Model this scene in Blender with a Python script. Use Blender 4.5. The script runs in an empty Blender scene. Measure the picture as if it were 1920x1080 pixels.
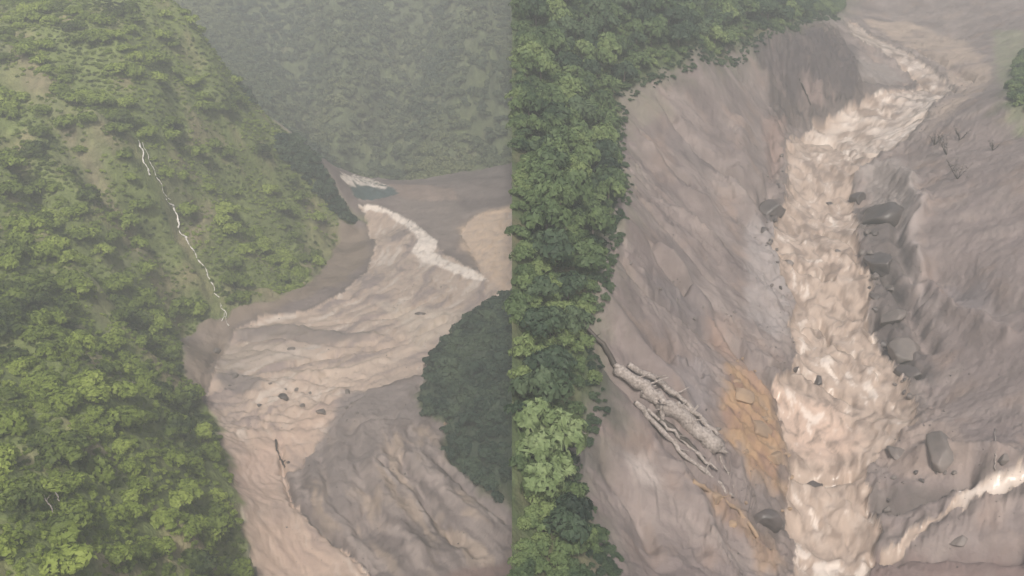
import bpy, math, random
import numpy as np
from mathutils import Vector, Matrix, Euler

random.seed(7)
rng = np.random.default_rng(11)
S = bpy.context.scene
C = S.collection

# ------------------------------------------------------------------ camera, sky, sun, exposure
CAM = np.array([0.0, 0.0, 200.0]); PITCH = math.radians(22.0); TX = 0.5098; TY = TX*9/16
cd = bpy.data.cameras.new('camera'); cam = bpy.data.objects.new('camera', cd); C.objects.link(cam)
cam.location = CAM; cam.rotation_euler = (math.radians(90)-PITCH, 0, 0)
cd.sensor_width = 36; cd.angle = 2*math.atan(TX); cd.clip_start = 0.5; cd.clip_end = 8000
S.camera = cam
S.view_settings.view_transform = 'Standard'; S.view_settings.look = 'None'
S.view_settings.exposure = 0.55; S.view_settings.gamma = 1; S.view_settings.use_curve_mapping = False
SUN_EL, SUN_AZ = 50.0, 180.0            # elevation, compass bearing the sun stands at
W = bpy.data.worlds.new('World'); S.world = W; W.use_nodes = True
wn = W.node_tree.nodes; wl = W.node_tree.links
bg = wn['Background']; sky = wn.new('ShaderNodeTexSky'); sky.sky_type = 'NISHITA'; sky.sun_disc = False
sky.sun_elevation = math.radians(SUN_EL); sky.sun_rotation = math.radians(SUN_AZ)
sky.air_density = 1.0; sky.dust_density = 6.0; sky.ozone_density = 0.6
wl.new(sky.outputs[0], bg.inputs[0]); bg.inputs[1].default_value = 0.088
sd = bpy.data.lights.new('sun', 'SUN'); sd.energy = 2.5; sd.angle = math.radians(5); sd.color = (1, .95, .88)
so = bpy.data.objects.new('sun', sd); C.objects.link(so)
a = math.radians(SUN_AZ); e = math.radians(SUN_EL)
sv = Vector((math.sin(a)*math.cos(e), math.cos(a)*math.cos(e), math.sin(e)))
so.rotation_euler = sv.to_track_quat('Z', 'Y').to_euler(); so.location = (0, 0, 320)

# ------------------------------------------------------------------ small helpers
def tag(o, label=None, cat=None, group=None, kind=None):
    if label: o['label'] = label
    if cat: o['category'] = cat
    if group: o['group'] = group
    if kind: o['kind'] = kind
    return o
def ray(px, py):
    u = (px-960)/960*TX; v = -(py-540)/540*TY
    c, s = math.cos(PITCH), math.sin(PITCH)
    return np.array([u, c+v*s, v*c-s])
def PZ(px, py, z):
    d = ray(px, py); t = (z-CAM[2])/d[2]; return CAM+d*t
def PY(px, py, y):
    d = ray(px, py); t = y/d[1]; return CAM+d*t
def mesh_np(name, V, F, mats, col=None, smooth=True, link=True):
    me = bpy.data.meshes.new(name); V = np.asarray(V, np.float32); F = np.asarray(F, np.int32)
    n = F.shape[1]
    me.vertices.add(len(V)); me.vertices.foreach_set('co', V.ravel())
    me.loops.add(F.size); me.loops.foreach_set('vertex_index', F.ravel())
    me.polygons.add(len(F)); me.polygons.foreach_set('loop_start', np.arange(0, F.size, n, dtype=np.int32))
    me.polygons.foreach_set('loop_total', np.full(len(F), n, np.int32))
    if smooth: me.polygons.foreach_set('use_smooth', np.ones(len(F), bool))
    for m in (mats if isinstance(mats, (list, tuple)) else [mats]): me.materials.append(m)
    if col is not None:
        at = me.color_attributes.new('soil', 'FLOAT_COLOR', 'POINT')
        c = np.ones((len(V), 4), np.float32); c[:, :3] = col[:, :3]
        if col.shape[1] > 3: c[:, 3] = col[:, 3]
        at.data.foreach_set('color', c.ravel())
    me.update(calc_edges=True); me.validate()
    if not link: return me
    o = bpy.data.objects.new(name, me); C.objects.link(o); return o

def _hash(ix, iy, seed):
    h = (ix.astype(np.int64)*374761393 + iy.astype(np.int64)*668265263 + seed*1442695041) & 0xffffffff
    h = ((h ^ (h >> 13))*1274126177) & 0xffffffff
    return ((h ^ (h >> 16)) & 0xffff)/65535.0*2*math.pi
def noise(x, y, seed=0):
    x0 = np.floor(x); y0 = np.floor(y); fx = x-x0; fy = y-y0
    u = fx*fx*fx*(fx*(fx*6-15)+10); v = fy*fy*fy*(fy*(fy*6-15)+10)
    def g(i, j):
        t = _hash(x0+i, y0+j, seed); return np.cos(t)*(fx-i)+np.sin(t)*(fy-j)
    return 1.4*((g(0,0)*(1-u)+g(1,0)*u)*(1-v)+(g(0,1)*(1-u)+g(1,1)*u)*v)
def fbm(x, y, seed=0, o=4, gain=.5):
    s = 0; a = 1.0
    for k in range(o):
        s = s+a*noise(x, y, seed+k*17); x = x*2.03+11.3; y = y*2.03+5.7; a *= gain
    return s
def ridged(x, y, seed=0, o=3, gain=.5):
    s = 0; a = 1.0
    for k in range(o):
        s = s+a*(1-2.2*np.abs(noise(x, y, seed+k*13))); x = x*2.1+3.1; y = y*2.1+7.9; a *= gain
    return s
def billow(x, y, seed=0, o=3, gain=.5):
    s = 0; a = 1.0
    for k in range(o):
        n_ = noise(x, y, seed+k*13); s = s+a*(np.sqrt(n_*n_+.004)*2.4-.9); x = x*2.1+3.1; y = y*2.1+7.9; a *= gain
    return s
def sdist(poly, X, Y):
    """signed distance to a closed world outline, negative inside"""
    P = np.asarray(poly)[:, :2]; d2 = np.full(X.shape, 1e18); ins = np.zeros(X.shape, bool)
    for i in range(len(P)):
        ax, ay = P[i]; bx, by = P[(i+1) % len(P)]
        ex, ey = bx-ax, by-ay; L = ex*ex+ey*ey+1e-9
        t = np.clip(((X-ax)*ex+(Y-ay)*ey)/L, 0, 1)
        d2 = np.minimum(d2, (X-ax-t*ex)**2+(Y-ay-t*ey)**2)
        if ay != by:
            c = ((ay > Y) != (by > Y)) & (X < (bx-ax)*(Y-ay)/(by-ay)+ax); ins ^= c
    d = np.sqrt(d2); return np.where(ins, -d, d)
def ldist(pts, X, Y):
    P = np.asarray(pts)[:, :2]; d2 = np.full(X.shape, 1e18)
    for i in range(len(P)-1):
        ax, ay = P[i]; bx, by = P[i+1]; ex, ey = bx-ax, by-ay; L = ex*ex+ey*ey+1e-9
        t = np.clip(((X-ax)*ex+(Y-ay)*ey)/L, 0, 1)
        d2 = np.minimum(d2, (X-ax-t*ex)**2+(Y-ay-t*ey)**2)
    return np.sqrt(d2)
def flow(pts, X, Y):
    """distance down a stream line and signed distance across it"""
    P = np.asarray(pts)[:, :2]; best = np.full(X.shape, 1e18); sa = np.zeros(X.shape); da = np.zeros(X.shape); acc = 0.0; wsum = np.zeros(X.shape); ss = np.zeros(X.shape); dd = np.zeros(X.shape)
    for i in range(len(P)-1):
        ax, ay = P[i]; ex, ey = P[i+1]-P[i]; L = math.hypot(ex, ey); ex /= L; ey /= L
        rx, ry = X-ax, Y-ay; t = np.clip(rx*ex+ry*ey, 0, L); dist2 = (rx-t*ex)**2+(ry-t*ey)**2
        w = 1/(dist2+30.0)**3; wsum += w; ss += w*(acc+rx*ex+ry*ey); dd += w*(ry*ex-rx*ey); acc += L
    return ss/wsum, dd/wsum
def soft(d, w): return 1/(1+np.exp(np.clip(d/w*2.5, -30, 30)))

# ------------------------------------------------------------------ relief of the two valleys (survey points)
def fl(y): return 0.02*(y-256)
def PF(px, py, dz=0):
    z = 3.0
    for _ in range(6):
        p = PZ(px, py, z); z = fl(p[1])+dz
    return PZ(px, py, z)
L_pts = [PF(*q) for q in [(480,1080),(700,1080),(850,1080,1),(950,1075,2),(440,900),(600,900),(700,900,1.5),(800,950,2),(900,1000,2),(395,755),(500,740),(600,740),(700,760),
  (770,740),(350,640),(420,600),(500,640),(600,620),(720,640),(850,610),(620,545),(700,520),(760,520),(900,540),(720,440),(790,430),(850,470,1),(945,490,3),(870,400,5),(945,400,9),
  (760,350,2),(660,335),(900,370,6),(700,395),(800,370,3),(520,575),(440,595),(950,340,9)]]
L_pts += [PY(*q) for q in [
  (0,1080,170),(120,1080,180),(240,1080,195),(370,1080,222),(0,900,205),(150,900,222),(300,900,252),(390,900,283),(0,700,262),(150,720,275),(250,700,305),(320,760,335),
  (0,540,325),(120,540,350),(220,540,385),(300,580,420),(0,350,400),(120,350,425),(200,400,430),(0,180,470),(150,180,490),(0,0,560),(150,0,570),(250,270,468),(270,120,520),
  (330,0,590),(410,110,600),(480,200,605),(550,260,607),(620,330,610),(670,385,612),(400,300,530),(330,400,470),(400,480,470),(480,420,525),(560,400,570),(620,450,575),(560,500,520),(400,200,560),(660,440,590),
  (500,300,575)]]
L_pts += [PY(px, py, y) for px, py, y in [(450,0,1080),(600,0,1100),(780,0,1060),(955,0,1000),(480,120,960),(650,120,970),(820,120,930),(955,120,880),(560,230,850),(700,230,850),(850,230,810),(955,230,790),(640,310,770),(740,310,765),(860,315,750)]]
L_pts += [np.array(p, float) for p in [
  (-180,690,22),(-250,700,45),(-320,720,75),(-150,720,14),(-420,760,110),(-230,830,50),
  (-60,180,4),(0,180,10),(0,100,20),(-60,100,20),(-120,100,90),(-220,100,140),(-160,40,120),(-60,40,40),(0,40,40),
  (-300,200,150),(-400,300,170),(-450,450,190),(-500,600,215),(-600,800,230),(-700,400,240),(-900,700,300),(-500,1200,200),(-250,1300,190),(0,1250,190),(0,1700,260),(-500,1700,260),(-1200,1700,290),(-1200,1000,300),(-900,1300,280),(-1700,1700,290),(-1700,600,290),(-700,100,240)]]
R_pts = [PZ(*q) for q in [
  (1560,1080,51.5),(1600,900,56),(1560,740,62),(1560,560,70),(1540,400,80),(1530,290,91),(1680,230,98),(1780,170,103),(1700,105,110),(1600,58,116),
  (1470,1000,53),(1640,1030,51.8),(1470,800,60.5),(1690,760,61.5),(1470,560,71.5),(1640,600,68.5),(1460,420,80.5),(1600,380,81.5),(1490,255,94),
  (1435,420,84),(1400,500,81),(1300,400,95),(1170,400,109),(1000,400,122),(1160,200,124),(1300,150,127),(1000,200,134),(965,100,146),(965,0,158),(1120,0,156),(1300,0,150),(1420,70,133),(1300,90,138),
  (1450,60,133),(1550,60,126),(1480,90,127),(1570,100,121),(1500,215,99),(1600,195,102),(1440,230,104),(1400,250,104),(1430,330,94),(1620,120,109),(1660,150,105),
  (1100,620,101),(965,540,113),(965,800,100),(965,1080,90),(1100,900,82),(1050,1080,84),(1200,1080,72),(1350,860,71),(1400,760,71),(1330,640,80),(1250,700,85),(1350,1060,62),(1430,940,60.5),(1440,1060,56),(1440,700,70),(1300,520,89),(1150,520,105),
  (1700,640,69),(1740,880,63),(1720,800,65),(1900,760,73),(1700,400,90),(1680,520,78),(1900,400,98),(1900,560,85),(1780,300,101),(1640,320,91),(1900,250,111),(1850,130,111),(1900,170,122),(1900,50,122),(1750,20,122),(1820,75,112),
  (1900,910,66),(1800,960,61),(1700,1000,55.5),(1780,1060,56),(1900,1060,58),(1850,860,70),(1700,0,126),(1580,10,124),(1480,0,140),
  (2050,900,72),(2050,600,90),(2050,300,116),(2050,100,128)]]
R_pts += [np.array(p, float) for p in [(0,90,86),(60,60,80),(120,120,50),(200,150,60),(60,140,70),(350,200,100),(0,560,175),(150,640,160),(0,800,215),(300,760,150),(500,760,170),(200,1000,225),(500,1000,235),(0,1200,250),(700,600,200),
  (700,300,190),(900,1000,260),(1200,1200,280),(600,1700,290),(0,1700,290),(1700,1700,290),(1700,600,280),(1000,100,230),(0,40,90),(500,60,120)]]

def rbf(pts, X, Y, c):
    P = np.array(pts); px, py, z = P[:, 0], P[:, 1], P[:, 2]; n = len(P)
    phi = lambda dx, dy: np.sqrt(dx*dx+dy*dy+c*c)
    A = np.zeros((n+3, n+3)); A[:n, :n] = phi(px[:, None]-px, py[:, None]-py)
    A[:n, :n] -= np.eye(n)*1.5
    A[:n, n] = 1; A[:n, n+1] = px; A[:n, n+2] = py; A[n:, :n] = A[:n, n:].T
    w = np.linalg.solve(A, np.concatenate([z, [0, 0, 0]]))
    out = w[n]+w[n+1]*X+w[n+2]*Y
    for i in range(n): out = out+w[i]*phi(X-px[i], Y-py[i])
    return out
class Field:
    def __init__(s, pts, x0, x1, c):
        s.x = np.linspace(x0, x1, int(abs(x1-x0)/4)+1); s.y = np.arange(30, 1760, 4.0)
        X, Y = np.meshgrid(s.x, s.y); s.Z = rbf(pts, X, Y, c); s.dx = s.x[1]-s.x[0]
    def __call__(s, X, Y):
        X = np.asarray(X, float); Y = np.asarray(Y, float)
        i = np.clip((X-s.x[0])/s.dx, 0, len(s.x)-1.001); j = np.clip((Y-s.y[0])/4.0, 0, len(s.y)-1.001)
        a = i.astype(int); b = j.astype(int); u = i-a; v = j-b
        return (s.Z[b, a]*(1-u)+s.Z[b, a+1]*u)*(1-v)+(s.Z[b+1, a]*(1-u)+s.Z[b+1, a+1]*u)*v
    def hit(s, px, py):
        d = ray(px, py); t = np.arange(90, 1900, 0.5)
        p = CAM[None]+d[None]*t[:, None]; below = p[:, 2] < s(p[:, 0], p[:, 1])
        k = int(np.argmax(below)) if below.any() else len(t)-1
        return p[k]
FL = Field(L_pts, -1500, 30, 14.0)
FR = Field(R_pts, -30, 1500, 10.0)
# the wooded spur that closes the left valley on its right side
def bump(F, pts, w):
    X, Y = np.meshgrid(F.x, F.y)
    for (x, y, h, rx, ry) in pts: F.Z += h*np.exp(-((X-x)/rx)**4-((Y-y)/ry)**4)
SPUR = [PF(*q) for q in [(965,548),(900,590),(850,640),(822,668),(800,700),(784,745),(800,775),(835,800),(838,840),(870,890),(920,940),(970,975)]]
sx, sy = np.meshgrid(FL.x, FL.y)
sp = [(p[0], p[1]) for p in SPUR]+[(40, SPUR[-1][1]), (40, SPUR[0][1])]
sdp = sdist(sp, sx+3*fbm(sx/14, sy/14, 411, 3), sy+3*fbm(sx/14, sy/14, 413, 3))
FL.Z += (28+5*fbm(sx/22, sy/22, 401, 3))*(1-np.exp(-np.clip(-sdp-0, 0, 99)/16.0))
def outl(F, pix, pad=None): return [F.hit(px, py) for px, py in pix]

# --- outlines of rivers and ground kinds, laid on the relief
Lriver = outl(FL, [(385,745),(400,700),(418,660),(440,615),(500,590),(570,585),(640,550),(690,505),(705,450),(684,398),(672,388),(700,384),(745,400),(800,440),(835,476),(905,516),(880,470),(862,435),(890,405),(958,392),(990,470),(962,548),(925,570),(880,600),(850,640),
   (822,668),(790,700),(690,728),(650,770),(600,830),(560,880),(530,880),(545,935),(590,985),(650,1030),(700,1080),(720,1130),(500,1130),(483,1080),(450,960),(418,830)])
Lrapid = outl(FL, [(664,381),(700,383),(745,398),(775,415),(802,440),(822,452),(812,470),(850,490),(880,502),(916,524),(880,520),(830,500),(795,487),(772,470),(786,446),(760,420),(730,400),(700,392)])
Lrapid2 = outl(FL, [(636,330),(662,326),(700,335),(730,350),(712,352),(690,345),(660,347),(640,340)])
Lpool = outl(FL, [(655,350),(690,340),(735,350),(750,362),(700,375),(665,368)])
Lfan = outl(FL, [(640,790),(700,770),(800,790),(840,850),(930,950),(960,990),(960,1075),(730,1080),(640,1000),(560,930),(545,880),(590,830)])
Lpink = outl(FL, [(430,810),(500,800),(560,770),(620,770),(600,840),(530,880),(560,960),(640,1030),(700,1080),(490,1080),(450,960)])
Lbank = outl(FL, [(860,430),(900,400),(958,385),(958,540),(940,545),(905,500),(870,470)])
Lshore = outl(FL, [(340,640),(345,690),(375,740),(400,700),(435,610),(500,585),(560,560),(640,530),(690,480),(690,430),(640,400),(600,420),(570,470),(560,520),(500,540),(430,560),(370,590)])
Lveg = [FL.hit(px, py) for px, py in [(495,1110),(474,1080),(455,990),(425,850),(400,780),(372,745),(345,690),(340,610),(380,585),(440,572),(520,555),(575,535),(615,480),(640,420),(675,402),(690,415)]]
Lveg += [np.array(q) for q in [(-150,625,0),(-155,700,0),(-190,770,0)]]
Lveg += [FL.hit(px, py) for px, py in [(660,322),(720,325),(800,332),(860,322),(920,312),(955,305)]]
Lveg += [np.array(q) for q in [(40,770,0),(40,1760,0),(-1600,1760,0),(-1600,20,0),(-40,20,0)]]
SCARS = [outl(FL, q) for q in ([(0,95),(50,130),(110,200),(160,250),(120,250),(50,190),(0,160)], [(140,230),(200,215),(220,260),(190,310),(110,320),(95,270)], [(290,310),(330,320),(360,380),(420,370),(400,420),(340,440),(320,400)],
   [(590,400),(625,430),(650,500),(600,530),(560,500),(570,440)], [(200,480),(235,450),(300,420),(310,440),(250,480),(225,520)], [(165,520),(215,560),(225,620),(195,640),(170,590)], [(560,360),(620,430),(640,470),(600,430)], [(440,510),(500,540),(560,545),(480,560),(400,565)])]
Rriver = outl(FR, [(1583,45),(1600,70),(1650,95),(1688,120),(1712,145),(1725,165),(1640,180),(1590,205),(1530,232),(1482,255),(1472,290),(1480,320),(1470,350),(1480,372),(1455,420),(1448,460),(1470,520),(1490,560),
   (1478,620),(1500,660),(1480,690),(1455,715),(1460,790),(1475,830),(1482,870),(1475,930),(1470,990),(1500,1020),(1480,1080),(1470,1140),(1640,1140),(1628,1080),(1650,1000),(1630,950),(1622,880),(1665,840),(1712,790),
   (1715,750),(1682,690),(1645,640),(1628,590),(1640,540),(1608,470),(1602,400),(1596,340),(1650,290),(1700,262),(1735,225),(1742,200),(1790,172),(1775,155),(1735,120),(1680,88),(1620,55),(1595,40)])
Rstream = outl(FR, [(1635,1060),(1662,1030),(1705,1000),(1762,966),(1805,934),(1835,902),(1880,895),(1960,888),(1960,902),(1905,914),(1870,928),(1845,924),(1812,940),(1765,974),(1712,1010),(1682,1034),(1650,1062)])
Rwhite = outl(FR, [(1500,245),(1580,215),(1640,185),(1730,170),(1790,172),(1740,200),(1735,225),(1690,262),(1640,292),(1600,300),(1560,270)])
Rtop = outl(FR, [(1583,45),(1600,70),(1650,95),(1700,120),(1760,160),(1790,172),(1775,155),(1735,120),(1680,88),(1620,55),(1595,40)])
Rpale = outl(FR, [(1620,38),(1700,38),(1800,75),(1862,130),(1850,160),(1800,200),(1750,240),(1740,210),(1800,175),(1770,130),(1690,80)])
Rpink = outl(FR, [(1455,715),(1560,745),(1620,820),(1560,870),(1480,830),(1460,790)])
Rorange = outl(FR, [(1362,690),(1385,685),(1420,705),(1455,750),(1465,800),(1478,860),(1475,940),(1430,930),(1395,880),(1362,820),(1352,760)])
Rorange2 = outl(FR, [(1300,920),(1340,915),(1390,950),(1440,1000),(1470,1060),(1430,1080),(1400,1010),(1340,970)])
Rcliff = outl(FR, [(1410,85),(1470,60),(1570,50),(1600,110),(1620,195),(1560,215),(1490,235),(1440,290),(1440,200),(1430,140)])
Rterr = outl(FR, [(1600,85),(1660,110),(1700,150),(1640,165),(1610,150)])
Rveg = [FR.hit(px, py) for px, py in [(1590,-5),(1570,30),(1480,60),(1400,85),(1290,110),(1230,135),(1160,180),(1150,260),(1165,330),(1150,400),(1125,470),(1110,560),(1100,640),(1120,720),(1080,800),(1040,820),(1080,900),(1100,960),(1130,1040),(1110,1100)]]
Rveg += [np.array(q) for q in [(40,60,0),(-40,20,0),(-40,1760,0),(1600,1760,0),(1600,900,0),(700,820,0),(380,800,0)]]
Rveg2 = outl(FR, [(1885,200),(1900,120),(1925,90),(2000,60),(2100,200),(2000,260),(1915,210)])
for k in (0,): pass

# ------------------------------------------------------------------ materials
def mat(name):
    m = bpy.data.materials.new(name); m.use_nodes = True
    return m, m.node_tree.nodes, m.node_tree.links, m.node_tree.nodes['Principled BSDF']
def soil_mat(name, rough, sizes, bump, var=.25, sc=(1, 1, 1), rot=0.0):
    m, N, K, b = mat(name); at = N.new('ShaderNodeAttribute'); at.attribute_name = 'soil'
    g = N.new('ShaderNodeNewGeometry'); mp = N.new('ShaderNodeMapping'); mp.inputs['Scale'].default_value = sc; mp.inputs['Rotation'].default_value = (0, 0, rot)
    K.new(g.outputs['Position'], mp.inputs[0]); hs = None
    mx = N.new('ShaderNodeHueSaturation'); K.new(at.outputs['Color'], mx.inputs['Color'])
    n1 = N.new('ShaderNodeTexNoise'); n1.inputs['Scale'].default_value = 1/sizes[0]; n1.inputs['Detail'].default_value = 6; n1.inputs['Distortion'].default_value = .6
    K.new(mp.outputs[0], n1.inputs['Vector'])
    r = N.new('ShaderNodeMapRange'); r.inputs[1].default_value = .3; r.inputs[2].default_value = .7; r.inputs[3].default_value = 1-var; r.inputs[4].default_value = 1+var
    K.new(n1.outputs[0], r.inputs[0]); K.new(r.outputs[0], mx.inputs['Value']); K.new(mx.outputs[0], b.inputs['Base Color'])
    n2 = N.new('ShaderNodeTexNoise'); n2.inputs['Scale'].default_value = 1/sizes[1]; n2.inputs['Detail'].default_value = 5; K.new(mp.outputs[0], n2.inputs['Vector'])
    bp = N.new('ShaderNodeBump'); bp.inputs['Strength'].default_value = 1; bp.inputs['Distance'].default_value = bump; K.new(n2.outputs[0], bp.inputs['Height'])
    K.new(bp.outputs[0], b.inputs['Normal']); b.inputs['Roughness'].default_value = rough; b.inputs['Specular IOR Level'].default_value = .3
    return m
M_mud = soil_mat('mud', .8, (7, 2.5), .5, .13)
M_forest_floor = soil_mat('forest_floor', .9, (5, 1.5), .8, .3)
M_water = soil_mat('silty_water', .24, (5, 1.3), .12, .08)
M_rock = soil_mat('bedrock', .8, (5, 2), 1.4, .3, (1, 1, .35))

PATCH = [2.3, -1.0]
def foliage(name, cols, patch=40.0, seed=0.0):
    m, N, K, b = mat(name); g = N.new('ShaderNodeNewGeometry'); oi = N.new('ShaderNodeObjectInfo')
    n1 = N.new('ShaderNodeTexNoise'); n1.inputs['Scale'].default_value = 1/patch; n1.inputs['Detail'].default_value = 3; K.new(g.outputs['Position'], n1.inputs['Vector'])
    n2 = N.new('ShaderNodeTexNoise'); n2.inputs['Scale'].default_value = .45; n2.inputs['Detail'].default_value = 2; K.new(g.outputs['Position'], n2.inputs['Vector'])
    a1 = N.new('ShaderNodeMath'); a1.operation = 'MULTIPLY_ADD'; a1.inputs[1].default_value = .42; K.new(oi.outputs['Random'], a1.inputs[0])
    a2 = N.new('ShaderNodeMath'); a2.operation = 'MULTIPLY_ADD'; a2.inputs[1].default_value = PATCH[0]; a2.inputs[2].default_value = PATCH[1]; K.new(n1.outputs[0], a2.inputs[0]); K.new(a2.outputs[0], a1.inputs[2])
    a3 = N.new('ShaderNodeMath'); a3.operation = 'MULTIPLY_ADD'; a3.inputs[1].default_value = .5; K.new(n2.outputs[0], a3.inputs[0]); K.new(a1.outputs[0], a3.inputs[2])
    rp = N.new('ShaderNodeValToRGB'); K.new(a3.outputs[0], rp.inputs[0]); el = rp.color_ramp.elements
    while len(el) > 1: el.remove(el[0])
    el[0].position = 0.1; el[0].color = (*cols[0], 1)
    for i, c in enumerate(cols[1:]):
        q = el.new(.1+.9*(i+1)/(len(cols)-1)); q.color = (*c, 1)
    K.new(rp.outputs[0], b.inputs['Base Color']); b.inputs['Roughness'].default_value = .6; b.inputs['Specular IOR Level'].default_value = .25
    tr = N.new('ShaderNodeBsdfTranslucent'); K.new(rp.outputs[0], tr.inputs[0]); ms = N.new('ShaderNodeMixShader'); ms.inputs[0].default_value = .38
    K.new(b.outputs[0], ms.inputs[1]); K.new(tr.outputs[0], ms.inputs[2]); K.new(ms.outputs[0], N['Material Output'].inputs[0])
    return m
M_leafL = foliage('hillside_leaves', [(.05,.075,.028),(.14,.19,.04),(.24,.315,.06),(.34,.42,.095)], 26)
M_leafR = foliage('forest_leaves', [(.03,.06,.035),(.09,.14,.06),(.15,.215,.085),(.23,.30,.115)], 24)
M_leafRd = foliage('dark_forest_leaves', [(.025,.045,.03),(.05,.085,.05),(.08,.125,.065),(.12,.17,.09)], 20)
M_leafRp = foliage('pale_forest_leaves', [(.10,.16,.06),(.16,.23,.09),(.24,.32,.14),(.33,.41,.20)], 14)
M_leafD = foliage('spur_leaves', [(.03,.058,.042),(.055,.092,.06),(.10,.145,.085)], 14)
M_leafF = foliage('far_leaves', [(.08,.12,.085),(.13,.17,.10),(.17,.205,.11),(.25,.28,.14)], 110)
def plain(name, col, rough=.8, bump=.05, scale=3.0, col2=None, sc=(1, 1, 1)):
    m, N, K, b = mat(name); t = N.new('ShaderNodeTexCoord'); mp = N.new('ShaderNodeMapping'); mp.inputs['Scale'].default_value = sc
    K.new(t.outputs['Object'], mp.inputs[0]); n = N.new('ShaderNodeTexNoise'); n.inputs['Scale'].default_value = scale; n.inputs['Detail'].default_value = 6
    K.new(mp.outputs[0], n.inputs['Vector']); r = N.new('ShaderNodeValToRGB'); K.new(n.outputs[0], r.inputs[0])
    r.color_ramp.elements[0].position = .3; r.color_ramp.elements[1].position = .7
    r.color_ramp.elements[0].color = (*(col2 or [c*.6 for c in col]), 1); r.color_ramp.elements[1].color = (*col, 1)
    K.new(r.outputs[0], b.inputs['Base Color']); bp = N.new('ShaderNodeBump'); bp.inputs['Distance'].default_value = bump; K.new(n.outputs[0], bp.inputs['Height'])
    K.new(bp.outputs[0], b.inputs['Normal']); b.inputs['Roughness'].default_value = rough; return m
M_boulder = plain('wet_boulder', (.21,.175,.16), .6, .35, .9, (.11,.097,.09))
M_boulderD = plain('dark_boulder', (.125,.105,.10), .45, .35, .9, (.06,.052,.05))
M_orock = plain('ochre_rock', (.36,.25,.16), .8, .4, .6, (.22,.16,.12))
M_wood = plain('bleached_wood', (.44,.39,.36), .8, .2, 1.6, (.17,.14,.125), (1, 1, 1))
M_woodD = plain('wet_dark_wood', (.075,.06,.05), .6, .05, 1.2)
M_foam = plain('white_water', (.82,.80,.77), .4, .15, 1.0, (.66,.63,.60))

# ------------------------------------------------------------------ terrain sheets
GREY = np.array([.172,.139,.134]); PALE = np.array([.325,.272,.25]); PINK = np.array([.54,.395,.315]); WET = np.array([.15,.124,.115])  # WET is wet mud, deepened to paint in the dark of crevices
WATR = np.array([.41,.325,.268]); FOAM = np.array([.80,.72,.65]); ORNG = np.array([.39,.25,.135]); FLOOR = np.array([.15,.185,.06]); SCAR = np.array([.30,.23,.16])
def mixc(a, b, t): return a*(1-t[:, None])+b*t[:, None]
def grid(side, F, nu, nr):
    s = np.concatenate([np.linspace(0, .66, nu), np.linspace(.66, 1.0, 26)[1:]])*side
    # rows: follow the slant of view so near and far rows look equally fine
    ang = np.linspace(math.radians(43), math.radians(4), nr)
    y = 40+np.cumsum(np.concatenate([[0], np.diff(np.interp(np.linspace(0, 1, nr), [0,.04,.5,.8,.93,1], [0,100,350,640,1050,1700]))]))
    Y, U = np.meshgrid(y, s, indexing='ij'); X = U*Y*1.0
    return X, Y
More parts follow.
